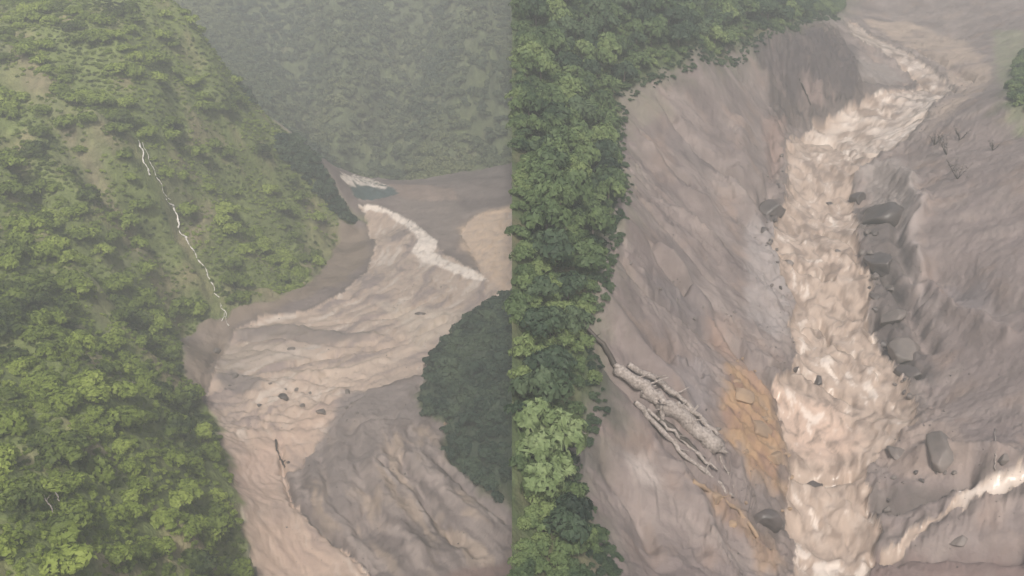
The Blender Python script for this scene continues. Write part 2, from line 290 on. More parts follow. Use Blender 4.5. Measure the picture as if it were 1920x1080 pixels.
def build_side(side, F, nu, nr):
    X, Y = grid(side, F, nu, nr); shp = X.shape; x = X.ravel(); y = Y.ravel(); z = F(x, y)
    wx = x+3.0*fbm(x/14, y/14, 5, 3); wy = y+3.0*fbm(x/14, y/14, 9, 3)
    wx2 = x+1.5*fbm(x/6, y/6, 25, 4); wy2 = y+1.5*fbm(x/6, y/6, 29, 4)
    cls = np.zeros(len(x), int)                      # 0 mud, 1 water, 2 wooded ground, 3 bedrock
    col = np.tile(GREY, (len(x), 1)); nf = fbm(x/22, y/22, 3, 4); nm = fbm(x/6, y/6, 31, 4)
    col = mixc(col, PALE, np.clip(.22+.35*nf, 0, 1))
    water = np.zeros(len(x))
    if side < 0:
        dv = np.minimum(sdist(Lveg, wx, wy), sdp_at(wx, wy)); veg = soft(dv, 1.5)
        dr = sdist(Lriver, wx2, wy2); inr = soft(dr, .6)
        # braided slurry: darker tongues of wet mud and paler water
        tx, ty = x*.73+y*.69, x*.69-y*.73
        br = fbm(tx/45+fbm(x/30, y/30, 71, 2)*.7, ty/11+fbm(x/22, y/22, 77, 2)*1.0, 41, 5, .6)
        fs, fd = flow(outl(FL, [(955,470),(900,560),(780,640),(640,690),(500,740),(440,790),(470,880),(540,970),(620,1080),(660,1140)]), x, y)
        fw = fd+3*fbm(x/16, y/16, 73, 3); fl_ = fs+5*fbm(x/18, y/18, 74, 2); br = fbm(fl_/38, fw/6.5, 41, 5, .6)+.3*fbm(x/20, y/20, 43, 2)
        ga, gb = flow(outl(FL, [(690,740),(670,800),(690,880),(750,970),(850,1070),(900,1120)]), x, y); gb = gb+2.5*fbm(x/14, y/14, 76, 3)
        fan = soft(sdist(Lfan, wx, wy), 3)
        fa, fb = x*.43-y*.9, x*.9+y*.43; fb = fb+9*np.sin(fa/38+1); fanst = fbm(ga/42, gb/4.5, 51, 5, .6)
        col = mixc(col, PALE, fan*np.clip(.3+1.1*fanst, 0, 1)); col = mixc(col, WET*1.05, fan*np.clip(-.05-1.2*fanst, 0, .9)); col = mixc(col, np.array([.42,.33,.26]), fan*np.clip(1.6*fbm(ga/30, gb/7, 53, 3)-.2, 0, .6))
        wc = mixc(np.tile(WATR*1.15, (len(x), 1)), GREY*1.55, np.clip(.05+1.5*br, 0, 1)*.85); wc = mixc(wc, FOAM*.8, np.clip(-1.6*br-.5, 0, .55))
        wc = mixc(wc, PINK, soft(sdist(Lpink, wx, wy), 10)*.7)
        rap = np.maximum(soft(sdist(Lrapid, x+.35*(wx2-x), y+.35*(wy2-y)), .6)*np.clip(1.1+1.2*fbm(fl_/12, fw/1.8, 45, 3), .15, 1), soft(sdist(Lrapid2, wx2, wy2), .8)*np.clip(.8+1.5*nm, 0, 1))
        wc = mixc(wc, FOAM, rap*.95)
        col = mixc(col, WET, soft(np.abs(dr-1.2)-1.0, .6)*.7*(1-fan))
        for pix_, c_, k_ in DETL: wc = mixc(wc, np.array(c_), soft(sdist(outl(FL, pix_), wx2, wy2), 1.6)*k_); col = mixc(col, np.array(c_), soft(sdist(outl(FL, pix_), wx2, wy2), 1.6)*k_)
        wc = mixc(wc, FOAM, rap*.95)
        pool = soft(sdist(Lpool, wx2, wy2), .8); wc = mixc(wc, np.array([.08,.11,.11]), pool*(1-rap))
        inr = np.maximum(inr, np.maximum(rap, pool)); col = mixc(col, wc, (inr > .3)*1.0)
        bank = soft(sdist(Lbank, wx, wy), 4); col = mixc(col, np.array([.58,.44,.33]), bank*np.clip(.85+.5*nm, 0, 1))
        sh = soft(sdist(Lshore, wx, wy), 3); col = mixc(col, SCAR*.85, sh*.5*(1-inr))
        z = z+(1-veg)*(1-inr)*(.22*billow(x/4, y/4, 166, 3)+.14*fbm(x/2, y/2, 168, 3))
        rough_w = .5*br+.3*billow(fl_/14, fw/4, 61, 3)*np.clip(.6+nf, 0, 1)-.9
        lumpy = soft(sdist(outl(FL, [(400,760),(480,690),(620,670),(680,700),(640,770),(560,800),(430,820)]), wx, wy), 16)
        z = z+(1-veg)*(1-inr)*(.9*fbm(x/18, y/18, 81, 4)+fan*.8*fbm(ga/45, gb/5.5, 91, 4))
        z = z+inr*(rough_w*.7+.45*(1-.75*soft(sdist(Lpink, wx, wy), 6))*billow(fl_/15, fw/4.5, 69, 4, .6)+lumpy*1.5*billow(x/13, y/9, 64, 3)+.2*billow(fl_/9, fw/6, 67, 3))
        z = z+inr*rap*.6*ridged(x/5, y/5, 68, 2)
        z = z+veg*(4.0*fbm(x/55, y/55, 85, 4)*soft(-dv-14, 8)+1.5*fbm(x/14, y/14, 86, 3))
        # gullies down the left hillside
        gl = ridged((x*.8+y*.6)/40+.4*nf, (x*.6-y*.8)/150, 93, 2)
        z = z-veg*np.clip(gl-.5, 0, 2)*5*soft(-dv-20, 10)
        col = mixc(col, mixc(np.tile(FLOOR, (len(x), 1)), SCAR, np.clip(fbm(x/25, y/25, 99, 4)-.1, 0, .6)), veg)
        water = inr
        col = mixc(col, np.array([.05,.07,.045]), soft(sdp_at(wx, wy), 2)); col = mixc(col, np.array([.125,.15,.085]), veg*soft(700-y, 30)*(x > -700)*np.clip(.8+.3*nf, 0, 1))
        scar = np.zeros(len(x))
        for q_ in SCARS: scar = np.maximum(scar, soft(sdist(q_, wx, wy), 3))
        col = mixc(col, mixc(np.tile(SCAR, (len(x), 1)), GREY*.9, np.clip(.5+nf, 0, 1)), scar*veg*.3)
    else:
        detr = [(soft(sdist(outl(FR, p_), wx2, wy2), 1.5)*k_*np.clip(.95+.5*nm, .3, 1), np.array(c_)) for p_, c_, k_ in DETR]
        dv = np.minimum(sdist(Rveg, wx, wy), sdist(Rveg2, wx, wy)); veg = soft(dv, 1.5)
        dr = np.minimum(sdist(Rriver, wx2, wy2), sdist(Rstream, wx2, wy2)); inr = soft(dr, .5)
        strm = soft(sdist(Rstream, wx2, wy2), .5)
        wt = soft(sdist(Rwhite, wx, wy), 3); top = soft(sdist(Rtop, wx, wy), 2)
        fs, fd = flow(outl(FR, [(1590,50),(1690,108),(1770,165),(1680,215),(1560,260),(1530,330),(1525,420),(1550,540),(1555,640),(1580,760),(1555,880),(1560,980),(1555,1080),(1555,1150)]), x, y)
        fw = fd+2.2*fbm(x/9, y/9, 113, 3); fl_ = fs+3*fbm(x/10, y/10, 117, 2)
        boil = .85*billow(fl_/14, fw/7, 111, 2, .45)+.42*billow(fl_/6.5, fw/4.2, 112, 2, .45)*np.clip(.5+1.2*noise(x/18, y/18, 115), 0, 1.4)
        stk = fbm(fl_/15, fw/2.6, 118, 5, .6)
        wc = np.tile(WATR*1.08, (len(x), 1)); wc = mixc(wc, FOAM*.9, np.clip(-.04+.42*wt+.25*top+.55*strm*np.clip((x/y-.50)/.04, -.2, 1)+.28*nm, 0, 1))
        wc = mixc(wc, PINK*1.15, soft(sdist(Rpink, wx, wy), 4)*.6); w_a = x+2*fbm(x/8, y/8, 172, 3); w_b = y+2*fbm(x/8, y/8, 173, 3); fs_ = .6*stk+.7*fbm(fl_/8, fw/4.5, 174, 4, .6)+.6*fbm(x/20, y/20, 175, 3); wc = mixc(wc, np.array([.25,.19,.155]), np.clip(1.5*fs_+.02, 0, .85)*(1-strm)); wc = mixc(wc, FOAM, np.clip(-1.8*fs_-.85, 0, .6))
        cl = soft(sdist(Rcliff, wx, wy), 3); gx, gy = x*.86-y*.5, x*.5+y*.86
        streak = fbm(gx/34+.8*nf, gy/15+.9*nf, 121, 5, .6)
        sm = np.clip((x/y-.42)/.06, 0, 1)
        col = mixc(col, GREY*.80, np.clip(.55*streak, 0, .7)*(1-cl)*(1-.75*sm)); col = mixc(col, GREY*1.22, sm*.6); col = mixc(col, np.array([.25,.185,.155]), np.clip(fbm(x/12, y/12, 171, 4)-.15, 0, .6)); col = mixc(col, PALE*.95, np.clip(-.6*streak, 0, .6)*(1-cl))
        col = mixc(col, WATR*.9, soft(sdist(Rpale, wx, wy), 2)*np.clip(.8+.7*nf, .2, .95))
        near = soft(dr-6, 7)*(1-veg); col = mixc(col, PALE, near*np.clip(.45+.6*nm, 0, .9))
        og = np.maximum(soft(sdist(Rorange, wx2, wy2), 2), soft(sdist(Rorange2, wx2, wy2), 1.5)*.6)*np.clip(1.05+.7*nm, .2, 1)
        col = mixc(col, mixc(np.tile(ORNG, (len(x), 1)), np.array([.24,.15,.11]), np.clip(.4+.9*nm, 0, 1)), og*.97)
        col = mixc(col, mixc(np.tile(GREY*.48, (len(x), 1)), np.array([.205,.16,.145]), np.clip(fbm(x/5, y/14, 131, 4)*1.2, 0, 1)), cl*.92)  # cliff colour darkened to carry the shade on its face
        col = mixc(col, np.array([.12,.125,.085]), soft(dv-5, 6)*np.clip(.55+1.0*nm, 0, 1)*.8)
        col = mixc(col, WET*.8, soft(np.abs(dr-1.4)-1.2, .6)*np.clip(.6+nm, 0, 1)*.8)
        for k_, c_ in detr: col = mixc(col, c_, k_)
        z = z+(1-veg)*(1-inr)*(.9*fbm(x/16, y/16, 141, 4)+1.1*fbm(gx/30+.6*nf, gy/17+.6*nf, 124, 4)*(1-.6*near)*(1-.5*sm)+.9*near*billow(x/8, y/9, 143, 3))
        led = fbm(x/20+.3*nf, y/20, 161, 4)*2.8; fr = led-np.floor(led); st_ = np.floor(led)+np.clip((fr-.35)/.22, 0, 1)
        crag = (1-.75*sm)*np.clip(.35+.9*fbm(x/35, y/35, 163, 2), 0, 1)*(1-veg)*(1-inr)
        z = z+crag*2.3*(st_-led)+(1-inr)*(1-veg)*(.30*billow(x/3.2, y/3.2, 165, 3)*crag+.16*fbm(x/1.8, y/1.8, 167, 3))
        edge = soft(dr-5, 4)*(x > 60)*(1-inr); z = z+edge*1.1*ridged(x/5, y/5, 169, 3)
        z = z+(1-inr)*og*1.4*ridged(gx/14, gy/5, 145, 3)+(1-inr)*cl*(2.2*ridged(x/5+.5*nf, y/14, 147, 4, .6)+1.2*billow(x/7, y/7, 148, 3))
        z = z+inr*(boil*1.3*(1-.6*top)*(1-.55*soft(sdist(Rpink, wx, wy), 4))*(1-.7*strm)+.35*nm)-inr*.6
        z = z+veg*(3.5*fbm(x/40, y/40, 151, 3)+1.2*fbm(x/12, y/12, 153, 3))*soft(-dv-8, 6)
        col = mixc(col, wc, (inr > .3)*1.0); col = mixc(col, mixc(np.tile(np.array([.07,.095,.04]), (len(x), 1)), SCAR*.5, np.clip(nf, 0, .5)), veg)
        water = inr; cls[(cl > .5)] = 3

    cls[water > .5] = 1; cls[(veg > .5) & (water <= .5)] = 2
    z = carve(side, F, x, y, z, nf)
    V = np.stack([x, y, z], 1); nr_, nc = shp
    idx = np.arange(nr_*nc).reshape(shp)
    q = np.stack([idx[:-1, :-1], idx[:-1, 1:], idx[1:, 1:], idx[1:, :-1]], -1).reshape(-1, 4)
    if side < 0: q = q[:, ::-1]
    fc = np.where((cls[q] == 1).sum(1) >= 2, 1, cls[q[:, 0]])
    return V, q, fc, col, dv, shp
DETL = [([(440,612),(520,604),(640,622),(705,615),(690,634),(600,640),(520,628),(440,632)], (.20,.17,.16), .8), ([(400,705),(440,692),(500,712),(490,730),(430,730)], (.19,.165,.16), .8), ([(365,600),(430,590),(425,620),(380,660),(350,640)], (.24,.20,.195), .8),
  ([(640,735),(700,728),(790,715),(785,790),(690,785),(640,790),(600,830)], (.235,.20,.19), .9), ([(760,350),(850,355),(870,400),(850,460),(830,470),(790,430),(745,395)], (.235,.195,.18), .85), ([(700,345),(760,345),(850,352),(860,375),(760,372)], (.30,.23,.20), .8),
  ([(655,780),(735,780),(700,860),(660,900),(640,980),(590,900),(560,880)], (.225,.19,.18), .75), ([(840,1078),(900,1062),(960,1050),(960,1100),(840,1100)], (.20,.14,.125), .9), ([(820,800),(900,870),(960,930),(960,1000),(880,930)], (.26,.22,.21), .7),
  ([(560,690),(650,680),(720,660),(800,620),(790,650),(700,700),(620,720)], (.56,.45,.37), .7), ([(420,640),(560,645),(600,660),(480,680),(410,690)], (.44,.37,.32), .7), ([(700,560),(800,575),(880,585),(860,610),(780,650),(760,610)], (.55,.47,.39), .5), ([(430,850),(510,830),(530,880),(520,930),(450,930)], (.56,.41,.34), .5)]
DETR = [([(1598,395),(1640,380),(1695,430),(1705,520),(1700,600),(1765,700),(1750,725),(1700,705),(1655,650),(1645,560),(1622,470)], (.085,.073,.072), .75), ([(1412,378),(1440,375),(1480,366),(1462,405),(1437,440),(1425,415)], (.08,.068,.066), .85),  # ground tones; dark cliff and gully entries have crevice shade painted in
  ([(1408,925),(1450,935),(1482,1000),(1440,1015),(1405,975)], (.07,.06,.056), .85), ([(1405,85),(1450,72),(1610,80),(1615,130),(1600,180),(1540,160),(1480,190),(1440,150)], (.085,.07,.075), .7), ([(1640,930),(1700,905),(1790,905),(1740,945),(1680,965),(1640,985)], (.11,.095,.09), .75),
  ([(1200,510),(1250,520),(1310,560),(1335,610),(1290,600),(1240,560)], (.11,.095,.095), .7), ([(1100,640),(1140,690),(1180,760),(1150,790),(1090,740),(1060,680)], (.075,.075,.06), .8), ([(1040,780),(1110,800),(1140,860),(1080,880),(1030,830)], (.10,.09,.085), .7),
  ([(1240,250),(1290,260),(1350,310),(1330,330),(1270,290)], (.13,.11,.11), .6), ([(1195,420),(1260,450),(1320,510),(1300,520),(1240,480)], (.13,.11,.11), .6), ([(1230,660),(1270,655),(1320,680),(1310,700),(1260,680)], (.12,.10,.10), .7), ([(1320,595),(1345,600),(1400,670),(1460,740),(1440,760),(1380,690),(1330,640)], (.30,.20,.155), .7), ([(1500,150),(1530,145),(1550,200),(1515,212)], (.33,.25,.225), .5), ([(1640,1040),(1760,1028),(1960,1036),(1960,1100),(1620,1100)], (.19,.135,.125), .9), ([(1170,850),(1200,850),(1240,890),(1225,915),(1190,900)], (.44,.38,.35), .9), ([(1605,110),(1660,115),(1695,150),(1640,162),(1612,150)], (.27,.235,.22), .9), ([(1612,150),(1720,155),(1720,168),(1630,175)], (.15,.125,.12), .9),
  ([(1230,520),(1330,560),(1340,620),(1270,600)], (.17,.145,.145), .7), ([(1270,660),(1330,680),(1340,760),(1300,780),(1250,720)], (.235,.205,.205), .8), ([(1780,520),(1850,525),(1900,560),(1800,580)], (.17,.15,.155), .7), ([(1140,180),(1220,160),(1260,200),(1190,240)], (.22,.20,.16), .6),
  ([(1400,420),(1470,430),(1490,560),(1470,640),(1400,600)], (.33,.30,.295), .6), ([(1690,350),(1730,380),(1715,470),(1740,560),(1780,620),(1720,560),(1690,450)], (.36,.31,.295), .7), ([(1600,310),(1690,300),(1720,340),(1700,420),(1620,360)], (.28,.245,.23), .8), ([(1430,230),(1475,230),(1465,300),(1445,330)], (.27,.19,.165), .6),
  ([(1610,720),(1700,790),(1800,800),(1830,880),(1700,900),(1640,860)], (.33,.26,.225), .7), ([(1860,60),(1925,60),(1925,260),(1890,230)], (.22,.24,.14), .6), ([(1380,900),(1440,900),(1470,960),(1430,1010),(1380,960)], (.20,.165,.155), .8)]
CARVE = {-1: [ ([(450,700),(540,680),(660,650),(760,640)], 1.5, 1.2), ([(560,610),(640,600),(740,590),(800,560)], 1.1, 1.2), ([(700,860),(760,900),(820,960),(860,1020)], 1.5, 1.4), ([(600,860),(620,930),(680,1000)], 1.0, 1.4), ([(820,860),(880,920),(950,980)], 1.5, 1.4), ([(790,720),(740,780),(680,790)], 1.0, 1.2),  # outline, depth (minus = ridge), half width in metres
  ([(525,825),(530,880),(550,940),(600,985),(650,1025),(700,1070)], 1.8, 1.2), ([(660,800),(665,850),(685,920),(690,970),(720,1060)], 1.6, 3), ([(735,840),(790,920),(830,990),(900,1040)], 2.0, 2.2),
  ([(700,800),(640,840),(600,900)], -1.2, 5), ([(760,850),(850,930),(940,1000)], -1.3, 4), ([(700,870),(740,960),(790,1040)], -1.5, 4),
  ([(440,622),(520,612),(640,632),(700,626)], -1.4, 3), ([(455,632),(530,628),(640,645),(700,640)], 1.4, 1.5), ([(405,715),(440,700),(500,722)], -2.2, 4), ([(412,640),(390,700),(380,742)], 1.2, 1.5),
  ([(400,660),(470,650),(600,665),(700,650),(790,620),(850,590)], 1.0, 1.5), ([(480,725),(560,700),(650,690),(720,672)], -1.1, 3), ([(800,600),(850,590),(880,610)], -1.4, 2),
  ([(262,272),(285,335),(318,380),(345,455),(375,500),(410,565),(432,612)], 1.8, 6), ([(130,230),(170,320),(260,400),(300,470),(340,560)], 8, 9), ([(330,60),(300,140),(330,250),(420,330),(500,440)], 6, 9),
  ([(0,260),(70,330),(110,430),(200,520),(290,640)], 9, 10), ([(0,120),(90,180),(160,250)], -6, 8), ([(60,420),(180,560),(300,700)], -5, 9), ([(0,640),(120,760),(250,930)], 6, 7), ([(60,700),(200,850),(330,1010)], -5, 8),
  ([(210,480),(240,440),(310,410),(380,380)], 4, 4), ([(400,130),(430,230),(520,330),(590,440)], -4, 8), ([(560,300),(600,380),(640,430)], -4, 6),
  ([(500,0),(560,120),(620,240),(680,310)], 26, 24), ([(780,0),(760,120),(700,250),(700,310)], 30, 26), ([(860,0),(880,140),(940,260)], -26, 24), ([(640,0),(660,130),(640,230)], -24, 22)],
 1: [([(1450,690),(1500,686),(1545,713),(1595,745)], 1.7, .9), ([(1490,250),(1560,262),(1600,290),(1650,285)], 1.4, 1.2), ([(1490,880),(1540,895),(1600,885)], 1.8, 1.4), ([(1460,470),(1500,500),(1560,520)], 1.2, .9), ([(1540,430),(1600,450),(1620,500)], 1.2, .9), ([(1480,610),(1540,600),(1560,640),(1600,660)], 1.3, .9), ([(1190,240),(1235,300),(1290,340)], 1.8, 1.6), ([(1240,190),(1290,260),(1345,310),(1400,370)], 2.4, 2.2), ([(1200,370),(1260,440),(1330,520)], 2.0, 1.5), ([(1215,460),(1270,530),(1320,560)], 3.0, 1.8),
  ([(1165,480),(1210,540),(1290,600),(1340,625)], 2.6, 1.6), ([(1095,610),(1160,700),(1230,790),(1310,890)], 3.0, 1.8), ([(1345,600),(1420,690),(1452,740)], 2.0, 1.8), ([(1225,665),(1270,650),(1310,690)], 2.4, 1.6),
  ([(1170,220),(1240,310),(1320,390)], -2.2, 4), ([(1180,440),(1260,500),(1330,590)], -2.4, 3), ([(1130,580),(1200,660),(1270,740)], -2.6, 4), ([(1290,420),(1370,500),(1430,560)], -2.2, 5), ([(1400,260),(1380,340),(1400,400)], -2.5, 6),
  ([(1690,340),(1725,390),(1705,450),(1730,540),(1800,600),(1880,640)], -2.0, 2.6), ([(1740,560),(1690,470),(1690,420),(1640,390)], 2.2, 2), ([(1645,500),(1700,560),(1745,650)], 2.6, 2.2), ([(1640,590),(1665,650),(1720,700)], 2.4, 1.8),
  ([(1780,500),(1840,560),(1900,560)], 2.2, 5), ([(1600,330),(1660,310),(1700,350)], -1.5, 4), ([(1640,110),(1700,130),(1850,170)], 1.2, 2), ([(1620,155),(1700,158),(1725,168)], 2.0, 1.3), ([(1640,60),(1760,110),(1830,150)], 1.6, 2),
  ([(1440,240),(1455,300),(1440,360),(1425,400)], 2.2, 2), ([(1140,880),(1200,960),(1230,1060)], 1.6, 2.5), ([(1290,900),(1330,1000),(1350,1070)], -1.6, 3), ([(1640,950),(1740,930),(1820,890)], 2.4, 2.2), ([(1720,860),(1780,840),(1860,870),(1920,860)], -1.8, 3), ([(1650,1052),(1760,1030),(1920,1040)], 2.2, 2.0)]}
def carve(side, F, x, y, z, nf):
    for pts, dep, w in CARVE[side]:
        P = [F.hit(px, py) for px, py in pts]; d = ldist(P, x+w*.8*noise(x/(w*3), y/(w*3), 301), y+w*.8*noise(x/(w*3), y/(w*3), 303))
        dep = dep*(1.9 if side > 0 else 1.25)
        z = z-dep*np.exp(-(d/w)**2)*(1+.5*np.clip(nf, -1, 1))
    return z
def sdp_at(x, y): return sdist(sp, x, y)
def part_of(V, q, keep, col, name, m):
    f = q[keep]; u, inv = np.unique(f.ravel(), return_inverse=True)
    o = mesh_np(name, V[u], inv.reshape(f.shape), m, col[u]); return tag(o, kind='structure')
VL, qL, fL, cL, dL, shL = build_side(-1, FL, 470, 640)
VR, qR, fR, cR, dR, shR = build_side(1, FR, 470, 640)
for (V, q, f, c, nm) in ((VL, qL, fL, cL, 'left'), (VR, qR, fR, cR, 'right')):
    part_of(V, q, (f == 0) | (f == 3), c, 'mud_bank', M_mud)
    part_of(V, q, f == 1, c, 'river', M_water)
    part_of(V, q, f == 2, c, 'hillside', M_forest_floor)
# the rock step where the higher valley ends above the lower one (both meet along x = 0)
zl = VL[:, 2].reshape(shL)[:, 0]; zr = VR[:, 2].reshape(shR)[:, 0]; yy = VL[:, 1].reshape(shL)[:, 0]
K = 14; vs = []; 
for k in range(K+1): vs.append(np.stack([np.zeros_like(yy), yy, zl+(zr-zl)*k/K], 1))
vs = np.concatenate(vs); n = len(yy); i, k = np.meshgrid(np.arange(n-1), np.arange(K)); i = i.ravel(); k = k.ravel()
fs = np.stack([k*n+i, k*n+i+1, (k+1)*n+i+1, (k+1)*n+i], 1)
tag(mesh_np('rock_step', vs, fs, M_rock, np.tile(np.array([.10,.09,.075]), (len(vs), 1))), kind='structure')

# true surface height (with relief detail) for setting things down
class Top:
    def __init__(s, V, shp):
        s.P = V.reshape(shp+(3,)); s.y = s.P[:, 0, 1]; s.u = s.P[50, :, 0]/s.P[50, 0, 1]; s.sg = 1 if s.u[-1] > 0 else -1
    def __call__(s, x, y):
        x = np.asarray(x, float); y = np.asarray(y, float)
        j = np.interp(y, s.y, np.arange(len(s.y))); i = np.interp(x/y*s.sg, s.u*s.sg, np.arange(len(s.u)))
        a = np.clip(i.astype(int), 0, len(s.u)-2); b = np.clip(j.astype(int), 0, len(s.y)-2); u = i-a; v = j-b; Z = s.P[:, :, 2]
        return (Z[b, a]*(1-u)+Z[b, a+1]*u)*(1-v)+(Z[b+1, a]*(1-u)+Z[b+1, a+1]*u)*v
    def hit(s, px, py):
        d = ray(px, py); t = np.arange(90, 1900, 0.25); p = CAM[None]+d[None]*t[:, None]
        below = p[:, 2] < s(p[:, 0], p[:, 1]); k = int(np.argmax(below)) if below.any() else len(t)-1
        return p[k]
TL = Top(VL, shL); TR = Top(VR, shR)
def T(px): return TL if px < 960 else TR
def at(px, py): return T(px).hit(px, py)

# ------------------------------------------------------------------ foliage
def shrub_mesh(name, m, seed, lobes=9, leaves=70, flat=.75, leaf=.18, cone=False):
    r = np.random.default_rng(seed); V = []; F = []
    for k in range(lobes):
        if cone:
            h = (k+.5)/lobes; a_ = r.uniform(0, 6.28); rr = (1-h)*.55*r.uniform(.3, 1); c = np.array([math.cos(a_)*rr, math.sin(a_)*rr, .2+h*1.9]); R = .45*(1-h*.55)
        else:
            a_ = k*2.4+r.uniform(-.5, .5); rr = math.sqrt((k+.3)/lobes)*.72; c = np.array([math.cos(a_)*rr, math.sin(a_)*rr, flat*(.75-rr*.65)+r.uniform(-.12, .16)]); R = r.uniform(.30, .48)
        for j in range(leaves):
            d = r.normal(size=3); d /= np.linalg.norm(d)
            if d[2] < -.35: d[2] *= -1
            p = c+d*R*r.uniform(.78, 1.08)*np.array([1, 1, .85]); nn = d+r.normal(size=3)*.33; nn /= np.linalg.norm(nn)
            t = np.cross(nn, r.normal(size=3)); t /= np.linalg.norm(t)+1e-9; b = np.cross(nn, t); L = leaf*r.uniform(.6, 1.3)
            i0 = len(V); V += [p-t*L*.9, p-b*L*.5+nn*L*.12, p+t*L, p+b*L*.5+nn*L*.12]; F.append([i0, i0+1, i0+2, i0+3])
    return mesh_np(name, np.array(V), np.array(F), m, smooth=False, link=False)
def variants(name, m, n, **k): return [shrub_mesh(name, m, 100+i*7, **k) for i in range(n)]
vL = variants('shrub', M_leafL, 5, leaf=.14, leaves=105); vR = variants('tree_crown', M_leafR, 5, flat=1.1, leaf=.14, leaves=105)
vRd = variants('dark_tree_crown', M_leafRd, 3, flat=1.1, leaf=.14, leaves=105); vRp = variants('pale_tree_crown', M_leafRp, 2, flat=1.0)
vD = variants('spur_bush', M_leafD, 3, leaf=.22, leaves=45); vF = variants('far_bush', M_leafF, 3, leaf=.24, leaves=40)
def variant_collection(name, ms):
    c = bpy.data.collections.new(name)
    for i, me in enumerate(ms): c.objects.link(bpy.data.objects.new(name+'_source', me))
    return c
def scatter(name, pts, scl, coll, label, seed=0):
    me = bpy.data.meshes.new(name); me.vertices.add(len(pts)); me.vertices.foreach_set('co', np.asarray(pts, np.float32).ravel())
    r = np.random.default_rng(seed); n = len(pts)
    rot = np.stack([r.normal(0, .18, n), r.normal(0, .18, n), r.uniform(0, 6.28, n)], 1).astype(np.float32)
    me.attributes.new('rot', 'FLOAT_VECTOR', 'POINT').data.foreach_set('vector', rot.ravel())
    sc = (np.asarray(scl)[:, None]*r.uniform(.8, 1.2, (n, 3))).astype(np.float32)
    me.attributes.new('scl', 'FLOAT_VECTOR', 'POINT').data.foreach_set('vector', sc.ravel())
    o = bpy.data.objects.new(name, me); C.objects.link(o)
    ng = bpy.data.node_groups.new(name, 'GeometryNodeTree')
    ng.interface.new_socket('Geometry', in_out='INPUT', socket_type='NodeSocketGeometry'); ng.interface.new_socket('Geometry', in_out='OUTPUT', socket_type='NodeSocketGeometry')
    N = ng.nodes; K_ = ng.links; gi = N.new('NodeGroupInput'); go = N.new('NodeGroupOutput'); ip = N.new('GeometryNodeInstanceOnPoints')
    ci = N.new('GeometryNodeCollectionInfo'); ci.inputs[0].default_value = coll; ci.inputs['Separate Children'].default_value = True; ci.inputs['Reset Children'].default_value = True
    ip.inputs['Pick Instance'].default_value = True
    for an, so_ in (('rot', 'Rotation'), ('scl', 'Scale')):
        na = N.new('GeometryNodeInputNamedAttribute'); na.data_type = 'FLOAT_VECTOR'; na.inputs['Name'].default_value = an; K_.new(na.outputs[0], ip.inputs[so_])
    K_.new(gi.outputs[0], ip.inputs['Points']); K_.new(ci.outputs[0], ip.inputs['Instance']); K_.new(ip.outputs[0], go.inputs[0])
    md = o.modifiers.new('scatter', 'NODES'); md.node_group = ng
    return tag(o, label, None, None, 'stuff')
def project(p):
    d = p-CAM; c, s = math.cos(PITCH), math.sin(PITCH)
    zc = d[:, 1]*c-d[:, 2]*s; yc = d[:, 1]*s+d[:, 2]*c
    return 960+d[:, 0]/zc/TX*960, 540-yc/zc/TY*540, zc
def spots(Tp, x0, x1, y0, y1, step, maskf, seed, jit=.45):
    r = np.random.default_rng(seed); gx, gy = np.meshgrid(np.arange(x0, x1, step), np.arange(y0, y1, step)); gx = gx.ravel(); gy = gy.ravel()
    gx = gx+r.uniform(-jit, jit, len(gx))*step; gy = gy+r.uniform(-jit, jit, len(gy))*step
    k = (np.abs(gx/gy) < .99) & (gy > 45) & (gy < 1690); gx, gy = gx[k], gy[k]; k = maskf(gx, gy); gx, gy = gx[k], gy[k]
    return np.stack([gx, gy, Tp(gx, gy)], 1)
def vegL(x, y): return sdist(Lveg, x, y) < -1.0
def inframe(p, m=60):
    px, py, zc = project(p); return (px > -m) & (px < 1920+m) & (py > -m) & (py < 1080+m)
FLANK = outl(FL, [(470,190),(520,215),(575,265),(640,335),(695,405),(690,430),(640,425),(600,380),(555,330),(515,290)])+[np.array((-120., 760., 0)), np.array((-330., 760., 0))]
nearL = lambda x, y: vegL(x, y) & (x < -12) & (y < 690)
pA = spots(TL, -500, -8, 60, 690, 2.3, lambda x, y: nearL(x, y) & (fbm(x/18, y/18, 201, 3) > -.55) & (np.min([sdist(q_, x, y) for q_ in SCARS], 0) > -.5-7*(noise(x/5, y/5, 207) > .05)), 1)
FALLS = [FL.hit(*q) for q in [(262,268),(285,335),(318,380),(345,450),(375,497),(410,563),(432,612)]]
pA = pA[inframe(pA, 150)]; pA = pA[ldist(FALLS, pA[:, 0], pA[:, 1]+2) > 4.2]
pFk = pA[sdist(FLANK, pA[:, 0], pA[:, 1]) < 0]; pA = pA[sdist(FLANK, pA[:, 0], pA[:, 1]) >= 0]
r = np.random.default_rng(5); hs = r.uniform(.8, 1.6, len(pA))*(1+.25*(fbm(pA[:, 0]/30, pA[:, 1]/30, 203, 2)))
cl = variant_collection('hillside_shrub', vL)
scatter('undergrowth', pA-[0, 0, .3], hs, cl, 'low yellow green scrub covering the left hillside between the larger shrubs', 1)
scatter('ridge_woodland', pFk-[0, 0, .3], r.uniform(2.2, 4.6, len(pFk)), variant_collection('ridge_bush', vD), 'dark woodland on the shaded end of the left ridge above the white rapids', 12)  # darker leaves stand in for the shade on this flank
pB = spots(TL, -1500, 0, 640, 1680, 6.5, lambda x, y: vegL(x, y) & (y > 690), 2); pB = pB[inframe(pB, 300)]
scatter('far_woodland', pB-[0, 0, 1], r.uniform(3.2, 6.4, len(pB)), variant_collection('far_bush', vF), 'misty woodland on the mountainside beyond the left river', 2)
